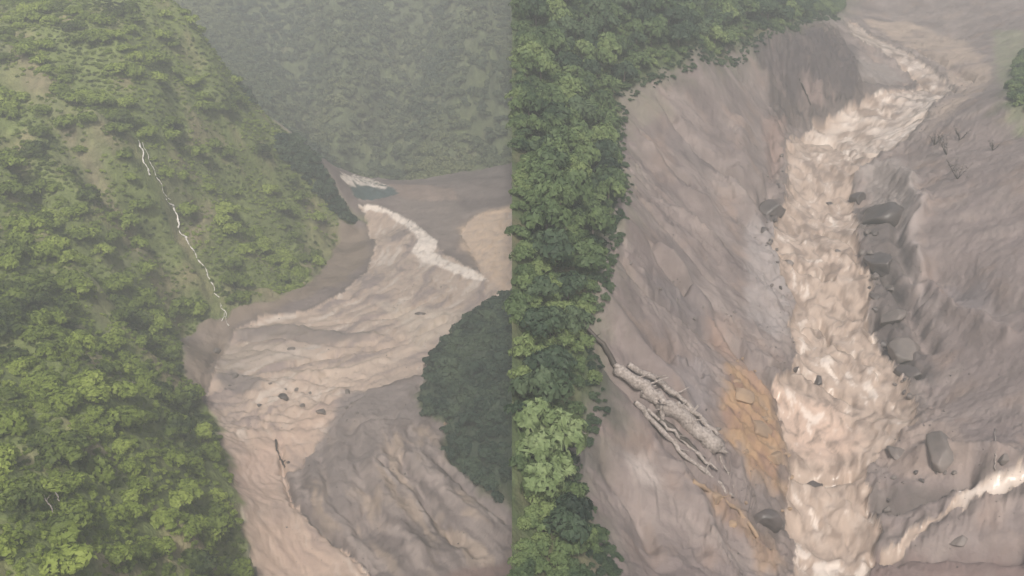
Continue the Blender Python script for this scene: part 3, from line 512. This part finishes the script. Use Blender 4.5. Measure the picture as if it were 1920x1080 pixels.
pD = spots(TL, -90, -1.5, 230, 460, 3.0, lambda x, y: sdp_at(x+3*fbm(x/14, y/14, 411, 3), y+3*fbm(x/14, y/14, 413, 3)) < -.3, 3)
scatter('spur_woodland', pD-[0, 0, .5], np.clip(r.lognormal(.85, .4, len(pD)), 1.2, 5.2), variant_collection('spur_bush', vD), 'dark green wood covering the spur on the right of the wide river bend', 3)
vegR = lambda x, y: (np.minimum(sdist(Rveg, x, y), sdist(Rveg2, x, y)) < -1.0) & (x > .9)
pC = spots(TR, 0, 900, 60, 900, 3.0, vegR, 4); pC = pC[inframe(pC, 150)]
scatter('forest_undergrowth', pC-[0, 0, .3], r.uniform(1.6, 3.2, len(pC)), variant_collection('forest_bush', vR), 'green undergrowth between the forest trees left of the rapids', 4)

pE = spots(TR, 0, 500, 100, 640, 1.6, lambda x, y: (np.abs(sdist(Rveg, x, y)-1.0) < 2.6) & (x > 3) & (noise(x/6, y/6, 501) > -.2), 31)
scatter('scrub_fringe', pE-[0, 0, .2], r.uniform(.5, 1.5, len(pE)), variant_collection('fringe_bush', vRd), 'straggling dark scrub where the right forest gives way to bare mud', 31)
# individual shrubs of the left hillside: the ones that show largest
ORDN = ['first','second','third','fourth','fifth','sixth','seventh','eighth','ninth','tenth','eleventh','twelfth','thirteenth','fourteenth','fifteenth','sixteenth','seventeenth','eighteenth','nineteenth','twentieth']
ORDN += ['twenty-'+q for q in ORDN[:9]]+['thirtieth']+['thirty-'+q for q in ORDN[:9]]+['fortieth']+['forty-'+q for q in ORDN[:9]]+['fiftieth']+['fifty-'+q for q in ORDN[:9]]+['sixtieth']+['sixty-'+q for q in ORDN[:9]]
def ordinals(d):
    by = {}
    for k, (l, g) in d.items(): by.setdefault(l, []).append(k)
    out = {}
    for l, ks in by.items():
        ks.sort(key=lambda k: k[0]/k[1])
        for j, k in enumerate(ks): out[k] = (l if len(ks) == 1 else '%s from left of the %s' % (ORDN[j], l.replace('shrub ', 'shrubs ', 1).replace('tree ', 'trees ', 1)), d[k][1])
    return out
def copies(first, pts, scl, meshes, seed, labelf, group):
    r = random.Random(seed)
    for i, (p, s) in enumerate(zip(pts, scl)):
        o = first if i == 0 else first.copy()
        if i: C.objects.link(o)
        o.data = meshes[i % len(meshes)]; o.location = p; o.rotation_euler = (r.uniform(-.15, .15), r.uniform(-.15, .15), r.uniform(0, 6.28))
        o.scale = (s*r.uniform(.85, 1.2), s*r.uniform(.85, 1.2), s*r.uniform(.8, 1.1)); tag(o, labelf(p), 'shrub', group(p))
pI = spots(TL, -400, -20, 120, 600, 9.5, lambda x, y: sdist(Lveg, x, y) < -4, 6, .48)
px_, py_, zc_ = project(pI); k = (px_ > 0) & (px_ < 700) & (py_ > 20) & (py_ < 1090); k &= sdist(FLANK, pI[:, 0], pI[:, 1]) > 0; k &= ldist(FALLS, pI[:, 0], pI[:, 1]+4) > 8.5; pI = pI[k]; zc_ = zc_[k]
sz = np.random.default_rng(8).uniform(2.8, 7.2, len(pI)); o_ = np.argsort(-sz/zc_)[:290]; pI = pI[o_]; sz = sz[o_]
def zoneL(p, sc):
    px, py, _ = project(p[None]); px, py = px[0], py[0]
    size = 'large' if sc > 5.3 else 'middling' if sc > 4.0 else 'small'
    if py > 900: w, g = ('in the bottom left corner' if px < 200 else 'above the pink silt at the bottom'), 'shrubs on the near left slope'
    elif py > 700: w, g = ('on the near slope at the left edge' if px < 200 else 'by the shore of the river bend'), 'shrubs on the near left slope'
    elif py > 430: w, g = ('halfway up at the left edge' if px < 180 else 'left of the waterfall foot' if px < 370 else 'right of the waterfall foot'), 'shrubs on the middle of the left hillside'
    elif py > 200: w, g = ('left of the waterfall head' if px < 250 else 'right of the waterfall head' if px < 470 else 'near the end of the left ridge'), 'shrubs on the upper left hillside'
    else: w, g = ('on the misty hilltop' if px < 260 else 'on the misty ridge crest'), 'shrubs on the upper left hillside'
    return '%s round shrub %s' % (size, w), g
sh0 = bpy.data.objects.new('shrub', vL[0]); C.objects.link(sh0)
zl_ = {tuple(p-[0, 0, .4]): zoneL(p, q) for p, q in zip(pI, sz)}
zl_ = ordinals(zl_)
copies(sh0, pI-[0, 0, .4], sz, vL, 3, lambda p: zl_[tuple(p)][0], lambda p: zl_[tuple(p)][1])

# ------------------------------------------------------------------ tubes and rocks
def tube(pts, rads, seg=8, seed=0, rough=.12):
    P = [Vector(p) for p in pts]; r = random.Random(seed); V = []; F = []
    for i, p in enumerate(P):
        d = (P[min(i+1, len(P)-1)]-P[max(i-1, 0)]).normalized(); a_ = d.orthogonal().normalized() if abs(d.z) > .9 else d.cross(Vector((0, 0, 1))).normalized(); b_ = d.cross(a_)
        for k in range(seg):
            t = 2*math.pi*k/seg; rr = rads[i]*(1+r.uniform(-rough, rough)); V.append(p+a_*math.cos(t)*rr+b_*math.sin(t)*rr)
    for i in range(len(P)-1):
        for k in range(seg): F.append([i*seg+k, i*seg+(k+1) % seg, (i+1)*seg+(k+1) % seg, (i+1)*seg+k])
    n = len(V); V += [P[0], P[-1]]
    for k in range(seg):
        F.append([n, (k+1) % seg, k, k]); F.append([n+1, (len(P)-1)*seg+k, (len(P)-1)*seg+(k+1) % seg, (len(P)-1)*seg+(k+1) % seg])
    return V, F
def pyobj(name, V, F, m, smooth=True, parent=None):
    me = bpy.data.meshes.new(name); F = [tuple(dict.fromkeys(f)) for f in F]; me.from_pydata([tuple(v) for v in V], [], F); me.update()
    me.materials.append(m)
    if smooth: me.polygons.foreach_set('use_smooth', [True]*len(me.polygons))
    o = bpy.data.objects.new(name, me); C.objects.link(o)
    if parent: o.parent = parent
    return o
def joinvf(lst):
    V = []; F = []
    for v, f in lst:
        n = len(V); V += list(v); F += [[i+n for i in q] for q in f]
    return V, F
# ------------------------------------------------------------------ forest trees of the right valley
M_bark = plain('bark', (.16,.13,.11), .9, .1, 2.0)
pT = spots(TR, 4, 520, 95, 640, 7.5, lambda x, y: (sdist(Rveg, x, y) < -2.0) & (x > 5.0), 21, .42)
pT = pT[inframe(pT, 20)]; px_, py_, zc_ = project(pT); pT = pT[np.argsort(zc_)[:230]]
tv, tf = tube([(0, 0, -.12), (.02, 0, .25), (-.01, .02, .6), (.02, 0, .95)], [.085, .06, .045, .02], 7, 4)
trunk_me = pyobj('trunk', tv, tf, M_bark); crown0 = bpy.data.objects.new('crown', vR[0]); C.objects.link(crown0)
root0 = bpy.data.objects.new('tree', None); C.objects.link(root0); trunk_me.parent = root0; crown0.parent = root0
rr_ = random.Random(4)
def tree_label(p, s_):
    px, py, _ = project(p[None]); px, py = px[0], py[0]; size = 'large' if s_ > 5.2 else 'small'
    if py < 120: w = 'along the top of the grey cliff' if px > 1250 else 'at the top of the right forest'
    elif py < 230: w = 'at the top corner of the landslide' if px > 1120 else 'left of the top of the landslide'
    elif py < 330: w = 'at the upper landslide edge' if px > 1080 else 'deep in the upper right forest'
    elif py < 560: w = 'at the landslide edge halfway down' if px > 1060 else 'deep in the middle right forest'
    elif py < 800: w = 'just above the heap of bleached trunks'
    else: w = 'in the bottom corner beside the mud'
    return '%s leafy tree %s' % (size if not (815 < py < 935 and px < 1075) else size+' pale', w)
sT = [min(rr_.uniform(4.0, 6.6), p[0]*.9+1.0) for p in pT]
tl_ = ordinals({tuple(p): (tree_label(p, q), '') for p, q in zip(pT, sT)})
for i_, p in enumerate(pT):
    if i_ == 0: ro, tr_, cr = root0, trunk_me, crown0
    else:
        ro, tr_, cr = root0.copy(), trunk_me.copy(), crown0.copy()
        for o in (ro, tr_, cr): C.objects.link(o)
        tr_.parent = ro; cr.parent = ro
    s_ = sT[i_]; ro.location = p; ro.rotation_euler = (0, 0, rr_.uniform(0, 6.28)); ro.scale = (s_, s_*rr_.uniform(.9, 1.1), s_*rr_.uniform(1.0, 1.35))
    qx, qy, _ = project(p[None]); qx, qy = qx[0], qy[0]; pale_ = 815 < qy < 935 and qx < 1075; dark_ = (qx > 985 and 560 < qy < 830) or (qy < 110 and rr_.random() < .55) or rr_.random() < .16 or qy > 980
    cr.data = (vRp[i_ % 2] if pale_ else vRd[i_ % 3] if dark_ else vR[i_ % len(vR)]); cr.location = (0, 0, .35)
    tag(ro, tl_[tuple(p)][0], 'tree'); ro['group'] = 'forest trees left of the rapids'

# ------------------------------------------------------------------ waterfall on the left hillside
def on(px, py, up=0.0):
    p = at(px, py).copy(); p[2] += up; return p
def drape(pix, up=0.3, n=16):
    P = [at(*q) for q in pix]; out = []
    for a_, b_ in zip(P[:-1], P[1:]):
        for k in range(n): out.append(a_+(b_-a_)*k/n)
    out.append(P[-1]); Tt = T(pix[0][0]); return [np.array([q[0], q[1], float(Tt(q[0], q[1]))+up]) for q in out]
falls = []
for pix, w in (([(260,268),(266,288),(272,310),(281,334)], .75), ([(266,272),(281,302),(295,340),(308,366),(318,380)], .28), ([(313,378),(326,392),(333,415),(337,432),(349,452)], .9), ([(349,452),(362,475),(378,497),(392,522),(402,545),(410,562)], .55), ([(412,572),(421,590),(431,614)], .42), ([(421,590),(419,606)], .25)):
    P = drape(pix, 1.1); nn_ = np.arange(len(P)); wv = 1.3*noise(nn_/11.0, nn_*0+w*9, 5)+.22*noise(nn_/3.0, nn_*0+w*7, 6); r_ = random.Random(int(w*100)); P = [q+np.array([float(wv[i_]), 0, .2*float(wv[i_])]) for i_, q in enumerate(P)]
    falls.append(tube(P, [.52*w*(.85+1.1*float(noise(np.array(i_/4.0), np.array(w*11.0), 3)))*r_.uniform(.85, 1.15) for i_ in range(len(P))], 6, 3))
v, f = joinvf(falls); tag(pyobj('waterfall', v, f, M_foam), kind='structure')

# ------------------------------------------------------------------ boulders
def rock_mesh(seed, sub=3, sq=(1, .85, .7), ang=.35):
    import bmesh
    bm = bmesh.new(); bmesh.ops.create_icosphere(bm, subdivisions=sub, radius=1); r = np.random.default_rng(seed)
    pl = r.normal(size=(13, 3)); pl /= np.linalg.norm(pl, axis=1)[:, None]; dd = r.uniform(.45, .85, 13)
    V = np.array([v.co for v in bm.verts]); 
    for n_, d_ in zip(pl, dd):
        h = V@n_; V = V-np.clip(h-d_, 0, None)[:, None]*n_*.92
    V *= (1+.07*fbm(V[:, 0]*2+seed, V[:, 1]*2+V[:, 2]*1.7, seed, 3))[:, None]; V *= np.array(sq)
    F = [[v.index for v in f.verts] for f in bm.faces]; bm.free(); return V, F
ROCKS = [ # px, py, half width px, material, sink, label
 (532,747,13,'D',.2,'dark rounded boulder standing in the pale slurry of the wide river bend'),
 (600,775,11,'B',.1,'square grey boulder at the edge of the pink silt below the river bend'),
 (486,762,6,'D',.2,'small dark stone left of the rounded boulder in the river bend'),
 (786,588,13,'D',.5,'dark boulder just breaking the surface upstream in the wide river'),
 (405,660,10,'B',.3,'grey boulder against the left shore under the thin waterfall'),
 (440,705,15,'B',.5,'flat grey boulder in the slack water by the left shore'),
 (545,655,9,'B',.4,'low grey boulder in the middle of the wide river'),
 (650,735,9,'B',.4,'pale boulder downstream of the dark boulders, before the wet mud fan'),
 (824,672,8,'D',.2,'dark stone at the tip of the wooded spur'),
 (835,795,7,'O',.3,'ochre stone at the foot of the wooded spur'),
 (540,868,4,'D',.1,'black stone beside the curved driftwood branch'),
 (1555,383,9,'D',.3,'small dark boulder in the middle of the right rapids'),
 (1610,375,20,'D',.2,'dark upright boulder on the right edge of the rapids'),
 (1648,412,56,'D',.35,'largest dark hump of rock on the right side of the rapids'),
 (1655,498,36,'D',.3,'dark rounded boulder below the largest hump beside the rapids'),
 (1668,545,20,'B',.3,'grey boulder among foam at the right edge of the rapids'),
 (1642,560,12,'D',.3,'small dark boulder washed by foam at the right edge of the rapids'),
 (1676,600,32,'B',.3,'broad grey boulder above the white spill at the rapids edge'),
 (1655,648,13,'D',.3,'low dark boulder under the white spill at the rapids edge'),
 (1700,655,40,'B',.45,'wide grey boulder in the gully right of the rapids'),
 (1712,705,32,'D',.4,'dark boulder at the bottom of the gully right of the rapids'),
 (1450,395,32,'D',.25,'angular dark block on the left bank of the rapids'),
 (1433,430,12,'D',.3,'small angular block under the larger block on the left bank'),
 (1490,690,12,'D',.5,'half drowned rock at the left end of the ledge across the rapids'),
 (1535,712,13,'D',.5,'half drowned rock in the middle of the ledge across the rapids'),
 (1480,490,13,'B',.5,'stone on the left edge of the rapids halfway down'),
 (1572,470,10,'B',.5,'brown stone in mid rapids below the small dark boulder'),
 (1772,850,44,'B',.4,'big brown boulder above the white side stream'),
 (1690,850,26,'B',.5,'brown mound of rock between rapids and big brown boulder'),
 (1435,980,36,'D',.3,'dark wet boulder left of the rapids at the bottom'),
 (1520,905,28,'D',.6,'dark rock shelf in the rapids at the bottom'),
 (1390,745,26,'O',.3,'ochre boulder at the head of the orange outcrop'),
 (1420,800,34,'O',.45,'broad ochre boulder in the middle of the orange outcrop'),
 (1455,860,24,'O',.4,'ochre boulder at the foot of the orange outcrop beside the rapids'),
 (1395,850,14,'O',.4,'small ochre boulder on the left side of the orange outcrop'),
 (1340,935,20,'O',.4,'ochre boulder under the end of the bleached trunks'),
 (1370,985,14,'O',.4,'small ochre stone below the bleached trunks'),
 (1345,805,8,'B',.2,'pale stone beside the root end of the bleached trunk'),
 (1885,860,20,'B',.5,'grey rock just above the side stream at the right edge'),
 (1800,1010,22,'B',.6,'low rock under the side stream'),
]
MM = {'B': M_boulder, 'D': M_boulderD, 'O': M_orock}
for i_, (px, py, hw, mk, sink, lab) in enumerate(ROCKS):
    rr_ = random.Random(i_+9); V_, F_ = rock_mesh(i_+3, 4 if hw > 14 else 3, (1, rr_.uniform(.7, 1), rr_.uniform(.6, .8))); p = at(px, py); dist = np.linalg.norm(p-CAM); rad = hw*dist*TX/960
    o = pyobj('boulder', V_, F_, MM[mk]); o.scale = (rad, rad, rad); o.rotation_euler = (rr_.uniform(-.3, .3), rr_.uniform(-.3, .3), rr_.uniform(0, 6.28)); o.location = (p[0], p[1]+rad*.2, p[2]+rad*(.25-sink)); tag(o, lab, 'boulder')

ORD = ['first','second','third','fourth','fifth','sixth','seventh','eighth','ninth','tenth','eleventh','twelfth','thirteenth','fourteenth','fifteenth','sixteenth','seventeenth','eighteenth','nineteenth','twentieth']
ORD += ['twenty-'+q for q in ORD[:9]]+['thirtieth']+['thirty-'+q for q in ORD[:9]]
STN = []
rs = np.random.default_rng(77)
def stones(line, n, spread, hw0, hw1, where, ms):
    L = []
    for _ in range(n):
        k = rs.uniform(0, len(line)-1.001); a_ = int(k); t = k-a_; px = line[a_][0]*(1-t)+line[a_+1][0]*t+rs.normal()*spread; py = line[a_][1]*(1-t)+line[a_+1][1]*t+rs.normal()*spread
        L.append((py, px, rs.uniform(hw0, hw1)**1.0))
    L.sort()
    for j, (py, px, hw) in enumerate(L):
        V_, F_ = rock_mesh(int(rs.integers(1e5)), 2, (1, rs.uniform(.6, 1), rs.uniform(.5, .8))); p = at(px, py); rad = hw*np.linalg.norm(p-CAM)*TX/960
        o = pyobj('stone', V_, F_, ms[j % len(ms)], False); o.scale = (rad,)*3; o.rotation_euler = (rs.uniform(-.3, .3), rs.uniform(-.3, .3), rs.uniform(0, 6.28)); o.location = (p[0], p[1], p[2]+rad*.12)
        tag(o, '%s stone, counted from the far end, %s' % (ORD[j], where), 'stone', 'stones '+where)
stones([(1605,400),(1640,500),(1650,560),(1640,620),(1690,690),(1715,760)], 30, 14, 4, 11, 'along the right edge of the rapids', [M_boulder, M_boulderD, M_boulder])
stones([(1465,300),(1440,400),(1470,520),(1480,600),(1450,690)], 16, 12, 3, 8, 'along the left edge of the rapids', [M_boulder, M_boulderD])
stones([(410,700),(480,740),(560,740),(640,760),(620,800)], 14, 16, 3, 7, 'strewn over the slurry in the river bend', [M_boulder])
stones([(1340,620),(1400,700),(1470,840),(1470,940),(1400,960)], 16, 14, 4, 9, 'on the orange outcrop beside the rapids', [M_orock])
stones([(1640,940),(1720,900),(1800,880)], 12, 14, 4, 9, 'above the white side stream', [M_boulder, M_boulderD])
stones([(1170,480),(1250,540),(1330,620),(1400,560)], 12, 18, 3, 7, 'in the gullies of the grey landslide', [M_boulder])

def rubble(name, Tp, x0, x1, y0, y1, step, mask, lo, hi, label, seed, ms):
    P = spots(Tp, x0, x1, y0, y1, step, mask, seed, .5); P = P[inframe(P, 40)]; r_ = np.random.default_rng(seed)
    meshes = []
    for i in range(4):
        V_, F_ = rock_mesh(900+i+seed, 1, (1, .8, .65)); meshes.append(mesh_np(name+'_piece', V_, np.array(F_), ms[i % len(ms)], smooth=False, link=False))
    scatter(name, P, np.clip(r_.lognormal(math.log(lo), .5, len(P)), lo*.5, hi), variant_collection(name+'_piece', meshes), label, seed)
rubble('gravel', TR, 40, 420, 110, 640, 1.7, lambda x, y: (sdist(Rveg, x, y) > 1) & (np.abs(np.minimum(sdist(Rriver, x, y), sdist(Rstream, x, y))-7) < 8) & (noise(x/7, y/7, 511) > .12), .16, .7, 'loose stones and gravel along both sides of the right rapids', 41, [M_boulder, M_boulderD])
rubble('landslide_gravel', TR, 20, 420, 110, 640, 2.6, lambda x, y: (sdist(Rveg, x, y) > 1) & (sdist(Rriver, x, y) > 4) & (noise(x/11, y/11, 513)+.4*noise(x/4, y/4, 514) > .3), .16, .6, 'loose stones strewn over the grey landslide slopes of the right valley', 42, [M_boulder, M_boulderD])
rubble('silt_gravel', TL, -260, -2, 230, 640, 2.6, lambda x, y: (sdist(Lveg, x, y) > 1) & (sdp_at(x, y) > 1) & (noise(x/12, y/12, 515)+.5*noise(x/4, y/4, 516) > .28), .18, .7, 'loose stones strewn over the silt and mud fan of the left river', 43, [M_boulder, M_boulderD])

# ------------------------------------------------------------------ bleached trunks, branches, twigs
def trunk(name, cat, lab, pix, r0, r1, m, up=.5, branches=(), jag=.25, seed=0, roots=0):
    r_ = random.Random(seed); P = [on(px, py, up) for px, py in pix]; Q = []
    for a_, b_ in zip(P[:-1], P[1:]):
        for k in range(5): Q.append(a_+(b_-a_)*k/5+np.array([r_.uniform(-jag, jag), r_.uniform(-jag, jag), r_.uniform(-jag, jag)]))
    Q.append(P[-1]); n_ = len(Q); R_ = [(r0+(r1-r0)*i/(n_-1))*r_.uniform(.88, 1.15) for i in range(n_)]
    base = Q[0]; root = bpy.data.objects.new(name, None); C.objects.link(root); root.location = base; tag(root, lab, cat)
    v, f = tube([q-base for q in Q], R_, 9, seed, .16); pyobj('stem', v, f, m, True, root)
    for t, dx, dy, dz, L, rb in branches:
        q = Q[int(t*(n_-1))]-base; d = np.array([dx, dy, dz], float); d /= np.linalg.norm(d)
        B = [q+d*L*k/5+np.array([r_.uniform(-.1, .1), r_.uniform(-.1, .1), r_.uniform(-.1, .1)])*L*.25 for k in range(6)]; B[0] = q
        v, f = tube(B, [rb*(1-.14*k) for k in range(6)], 6, seed+3); pyobj('branch', v, f, m, True, root)
    for k in range(roots):
        q = Q[-1]-base; a_ = r_.uniform(0, 6.28); d = np.array([math.cos(a_)*.8+.5, math.sin(a_)*.8, r_.uniform(-.2, .9)]); L = r_.uniform(1.2, 2.6)
        B = [q+d*L*j/4+np.array([0, 0, -.12*j*j*.3]) for j in range(5)]; v, f = tube(B, [r1*.5*(1-.2*j) for j in range(5)], 6, k); pyobj('root', v, f, m, True, root)
    return root
trunk('fallen_trunk', 'fallen tree', 'brown fallen trunk leading down from the forest edge to the bleached trunks', [(1100,618),(1130,650),(1165,705)], .55, .8, M_woodD, .6, [(.3,.4,-.5,.6,2.5,.16),(.7,-.5,-.4,.6,2.0,.14)], seed=1)
trunk('fallen_trunk', 'fallen tree', 'longest bleached trunk with a root ball lying across the grey landslide', [(1155,702),(1205,734),(1250,770),(1300,812),(1342,850)], 1.4, 2.3, M_wood, 1.3, [(.15,.6,-.3,.5,5.5,.4),(.25,.9,.1,.3,6,.35),(.4,.1,-1,.2,5,.4),(.55,.8,.5,.4,4.5,.35),(.7,.9,-.5,.4,4,.35),(.3,-.6,-.6,.4,3,.25)], seed=2, jag=.55, roots=12)
trunk('fallen_trunk', 'fallen tree', 'bleached trunk lying along the upper side of the longest trunk', [(1180,700),(1235,733),(1275,765),(1325,812)], .75, .6, M_wood, 2.4, [(.3,.5,-.6,.5,4,.3),(.6,.8,.3,.3,4,.28),(.8,.8,.6,.4,3,.2)], seed=3, jag=.5)
trunk('fallen_trunk', 'fallen tree', 'short forked trunk leaning down from the middle of the bleached heap', [(1215,740),(1235,775),(1240,808)], .8, .4, M_wood, 2.4, [(.4,.8,-.5,.2,4,.35),(.6,-.7,-.5,.3,2.5,.25)], seed=4, jag=.5)
trunk('fallen_trunk', 'fallen tree', 'lowest bleached trunk edging the mud below the heap', [(1190,762),(1255,825),(1305,878),(1375,935)], .7, .45, M_wood, .7, [(.5,.6,-.7,.3,3.5,.25),(.75,.5,.8,.5,3.5,.25)], seed=5, jag=.5)
trunk('fallen_trunk', 'fallen tree', 'dark wet trunk pinned between the bleached trunks', [(1230,783),(1275,825),(1320,866)], .8, .6, M_woodD, .8, [(.5,.6,-.7,.3,2.0,.2)], seed=6, jag=.5)
trunk('fallen_trunk', 'fallen tree', 'short splintered bleached trunk at the upper end of the heap', [(1150,690),(1185,722),(1222,748)], .7, .9, M_wood, 1.2, [(.5,-.6,-.7,.5,3.0,.25),(.8,.9,-.2,.5,3.5,.25)], seed=26, jag=.5)
trunk('fallen_trunk', 'fallen tree', 'bleached trunk crossing the heap just above its root ball', [(1268,778),(1300,795),(1345,835)], .6, .5, M_wood, 3.0, [(.5,.6,.7,.3,3.0,.22)], seed=27, jag=.5)
trunk('fallen_trunk', 'fallen tree', 'thin bleached trunk between the dark wet trunk and the lowest trunk', [(1215,775),(1262,818),(1312,862),(1345,890)], .45, .35, M_wood, 1.2, [(.4,.7,-.6,.3,2.5,.18)], seed=28, jag=.4)
trunk('branch', 'dead branch', 'thin pale branch hanging from the root ball of the longest trunk', [(1350,858),(1362,885),(1375,918)], .22, .1, M_wood, .5, [(.6,.6,-.3,.5,1.5,.08)], seed=7)
trunk('fallen_trunk', 'fallen tree', 'orange stained trunk under the bleached heap by the ochre stones', [(1300,905),(1340,930),(1385,960),(1420,1010)], .6, .5, M_orock, .4, [(.4,.8,-.4,.4,2.5,.2)], seed=8)
trunk('branch', 'dead branch', 'curved dark driftwood branch at the head of the dark bank line', [(517,826),(519,845),(526,862),(534,878)], .42, .3, M_woodD, .5, [(.8,.7,.4,.4,3.0,.2)], seed=9)
trunk('branch', 'dead branch', 'thin upright dead branch above the side stream on the right', [(1866,885),(1864,850),(1866,805)], .16, .09, M_wood, .3, [(.5,.5,0,1,2.0,.07)], seed=10)
trunk('branch', 'dead branch', 'short pale twig beside the lower end of the side stream', [(1692,985),(1684,966)], .14, .1, M_wood, .4, [(.4,.7,0,1,1.6,.08)], seed=11)
trunk('branch', 'dead branch', 'pale snapped stick on the left hillside below the waterfall', [(252,742),(262,750),(270,757)], .2, .1, M_wood, 5.2, [], seed=12)
trunk('branch', 'dead branch', 'longer of two pale sticks in the bottom left scrub', [(88,962),(98,980),(106,998)], .16, .1, M_wood, 5.4, [(.4,.7,0,1,2.0,.1)], seed=13)
trunk('branch', 'dead branch', 'shorter of two pale sticks in the bottom left scrub', [(112,960),(119,976)], .15, .1, M_wood, 5.4, [], seed=14)
trunk('branch', 'dead branch', 'dark stem low on the dark cliff above the rapids', [(1498,150),(1512,180),(1520,200)], .3, .18, M_woodD, .8, [], seed=15)
trunk('branch', 'dead branch', 'slim stem standing on the forest edge above the landslide', [(1335,2),(1350,12)], .4, .2, M_wood, 4, [], seed=16)
def bare_shrub(px, py, hpx, lab, seed):
    p = on(px, py, -.2); h = hpx*np.linalg.norm(p-CAM)*TX/960; r_ = random.Random(seed); root = bpy.data.objects.new('bare_shrub', None); C.objects.link(root); root.location = p; tag(root, lab, 'bare shrub')
    for k in range(7):
        a_ = r_.uniform(0, 6.28); d = np.array([math.cos(a_)*.7, math.sin(a_)*.7, 1]); B = [d*h*.22*j+np.array([r_.uniform(-.1, .1), r_.uniform(-.1, .1), 0])*h*.3 for j in range(5)]; B[0] = np.zeros(3)
        st = pyobj('stem', *tube(B, [.13*(1-.18*j) for j in range(5)], 5, k), M_woodD, True, root)
        L = []
        for j in range(2, 5):
            for _ in range(3):
                e_ = np.array([r_.uniform(-1, 1), r_.uniform(-1, 1), r_.uniform(.1, 1)])*h*.22; L.append(tube([B[j], B[j]+e_*.5, B[j]+e_], [.06, .05, .03], 4, j))
        pyobj('twigs', *joinvf(L), M_woodD, True, st)
for i_, (a_, b_, h_, l_) in enumerate([(1775,290,34,'tallest leafless shrub on the grey slope right of the upper rapids'),(1795,335,30,'leafless shrub lowest on the grey slope right of the rapids'),(1752,272,18,'small leafless shrub nearest the rapids on the grey slope'),(1862,282,16,'small leafless shrub farthest right on the grey slope'),(1800,262,20,'leafless shrub highest of those on the grey slope')]): bare_shrub(a_, b_, h_, l_, 50+i_)

# ------------------------------------------------------------------ haze
def box(name, lo, hi):
    V = [(x, y, z) for x in (lo[0], hi[0]) for y in (lo[1], hi[1]) for z in (lo[2], hi[2])]
    F = [(0,1,3,2),(4,6,7,5),(0,4,5,1),(2,3,7,6),(0,2,6,4),(1,5,7,3)]
    me = bpy.data.meshes.new(name); me.from_pydata(V, [], F); me.update(); o = bpy.data.objects.new(name, me); C.objects.link(o); return o
zlow = min(VL[:, 2].min(), VR[:, 2].min()); zhi = max(VL[:, 2].max(), VR[:, 2].max(), 200)
hz = box('haze', (-1760, -60, zlow-1.5), (1760, 1760, zhi+14))
hm = bpy.data.materials.new('haze'); hm.use_nodes = True; hn = hm.node_tree.nodes; hn.remove(hn['Principled BSDF'])
pv = hn.new('ShaderNodeVolumePrincipled'); pv.inputs['Color'].default_value = (.90,.945,.91,1); pv.inputs['Density'].default_value = .00086; pv.inputs['Anisotropy'].default_value = .1
hm.node_tree.links.new(pv.outputs[0], hn['Material Output'].inputs['Volume']); hz.data.materials.append(hm); tag(hz, kind='stuff')
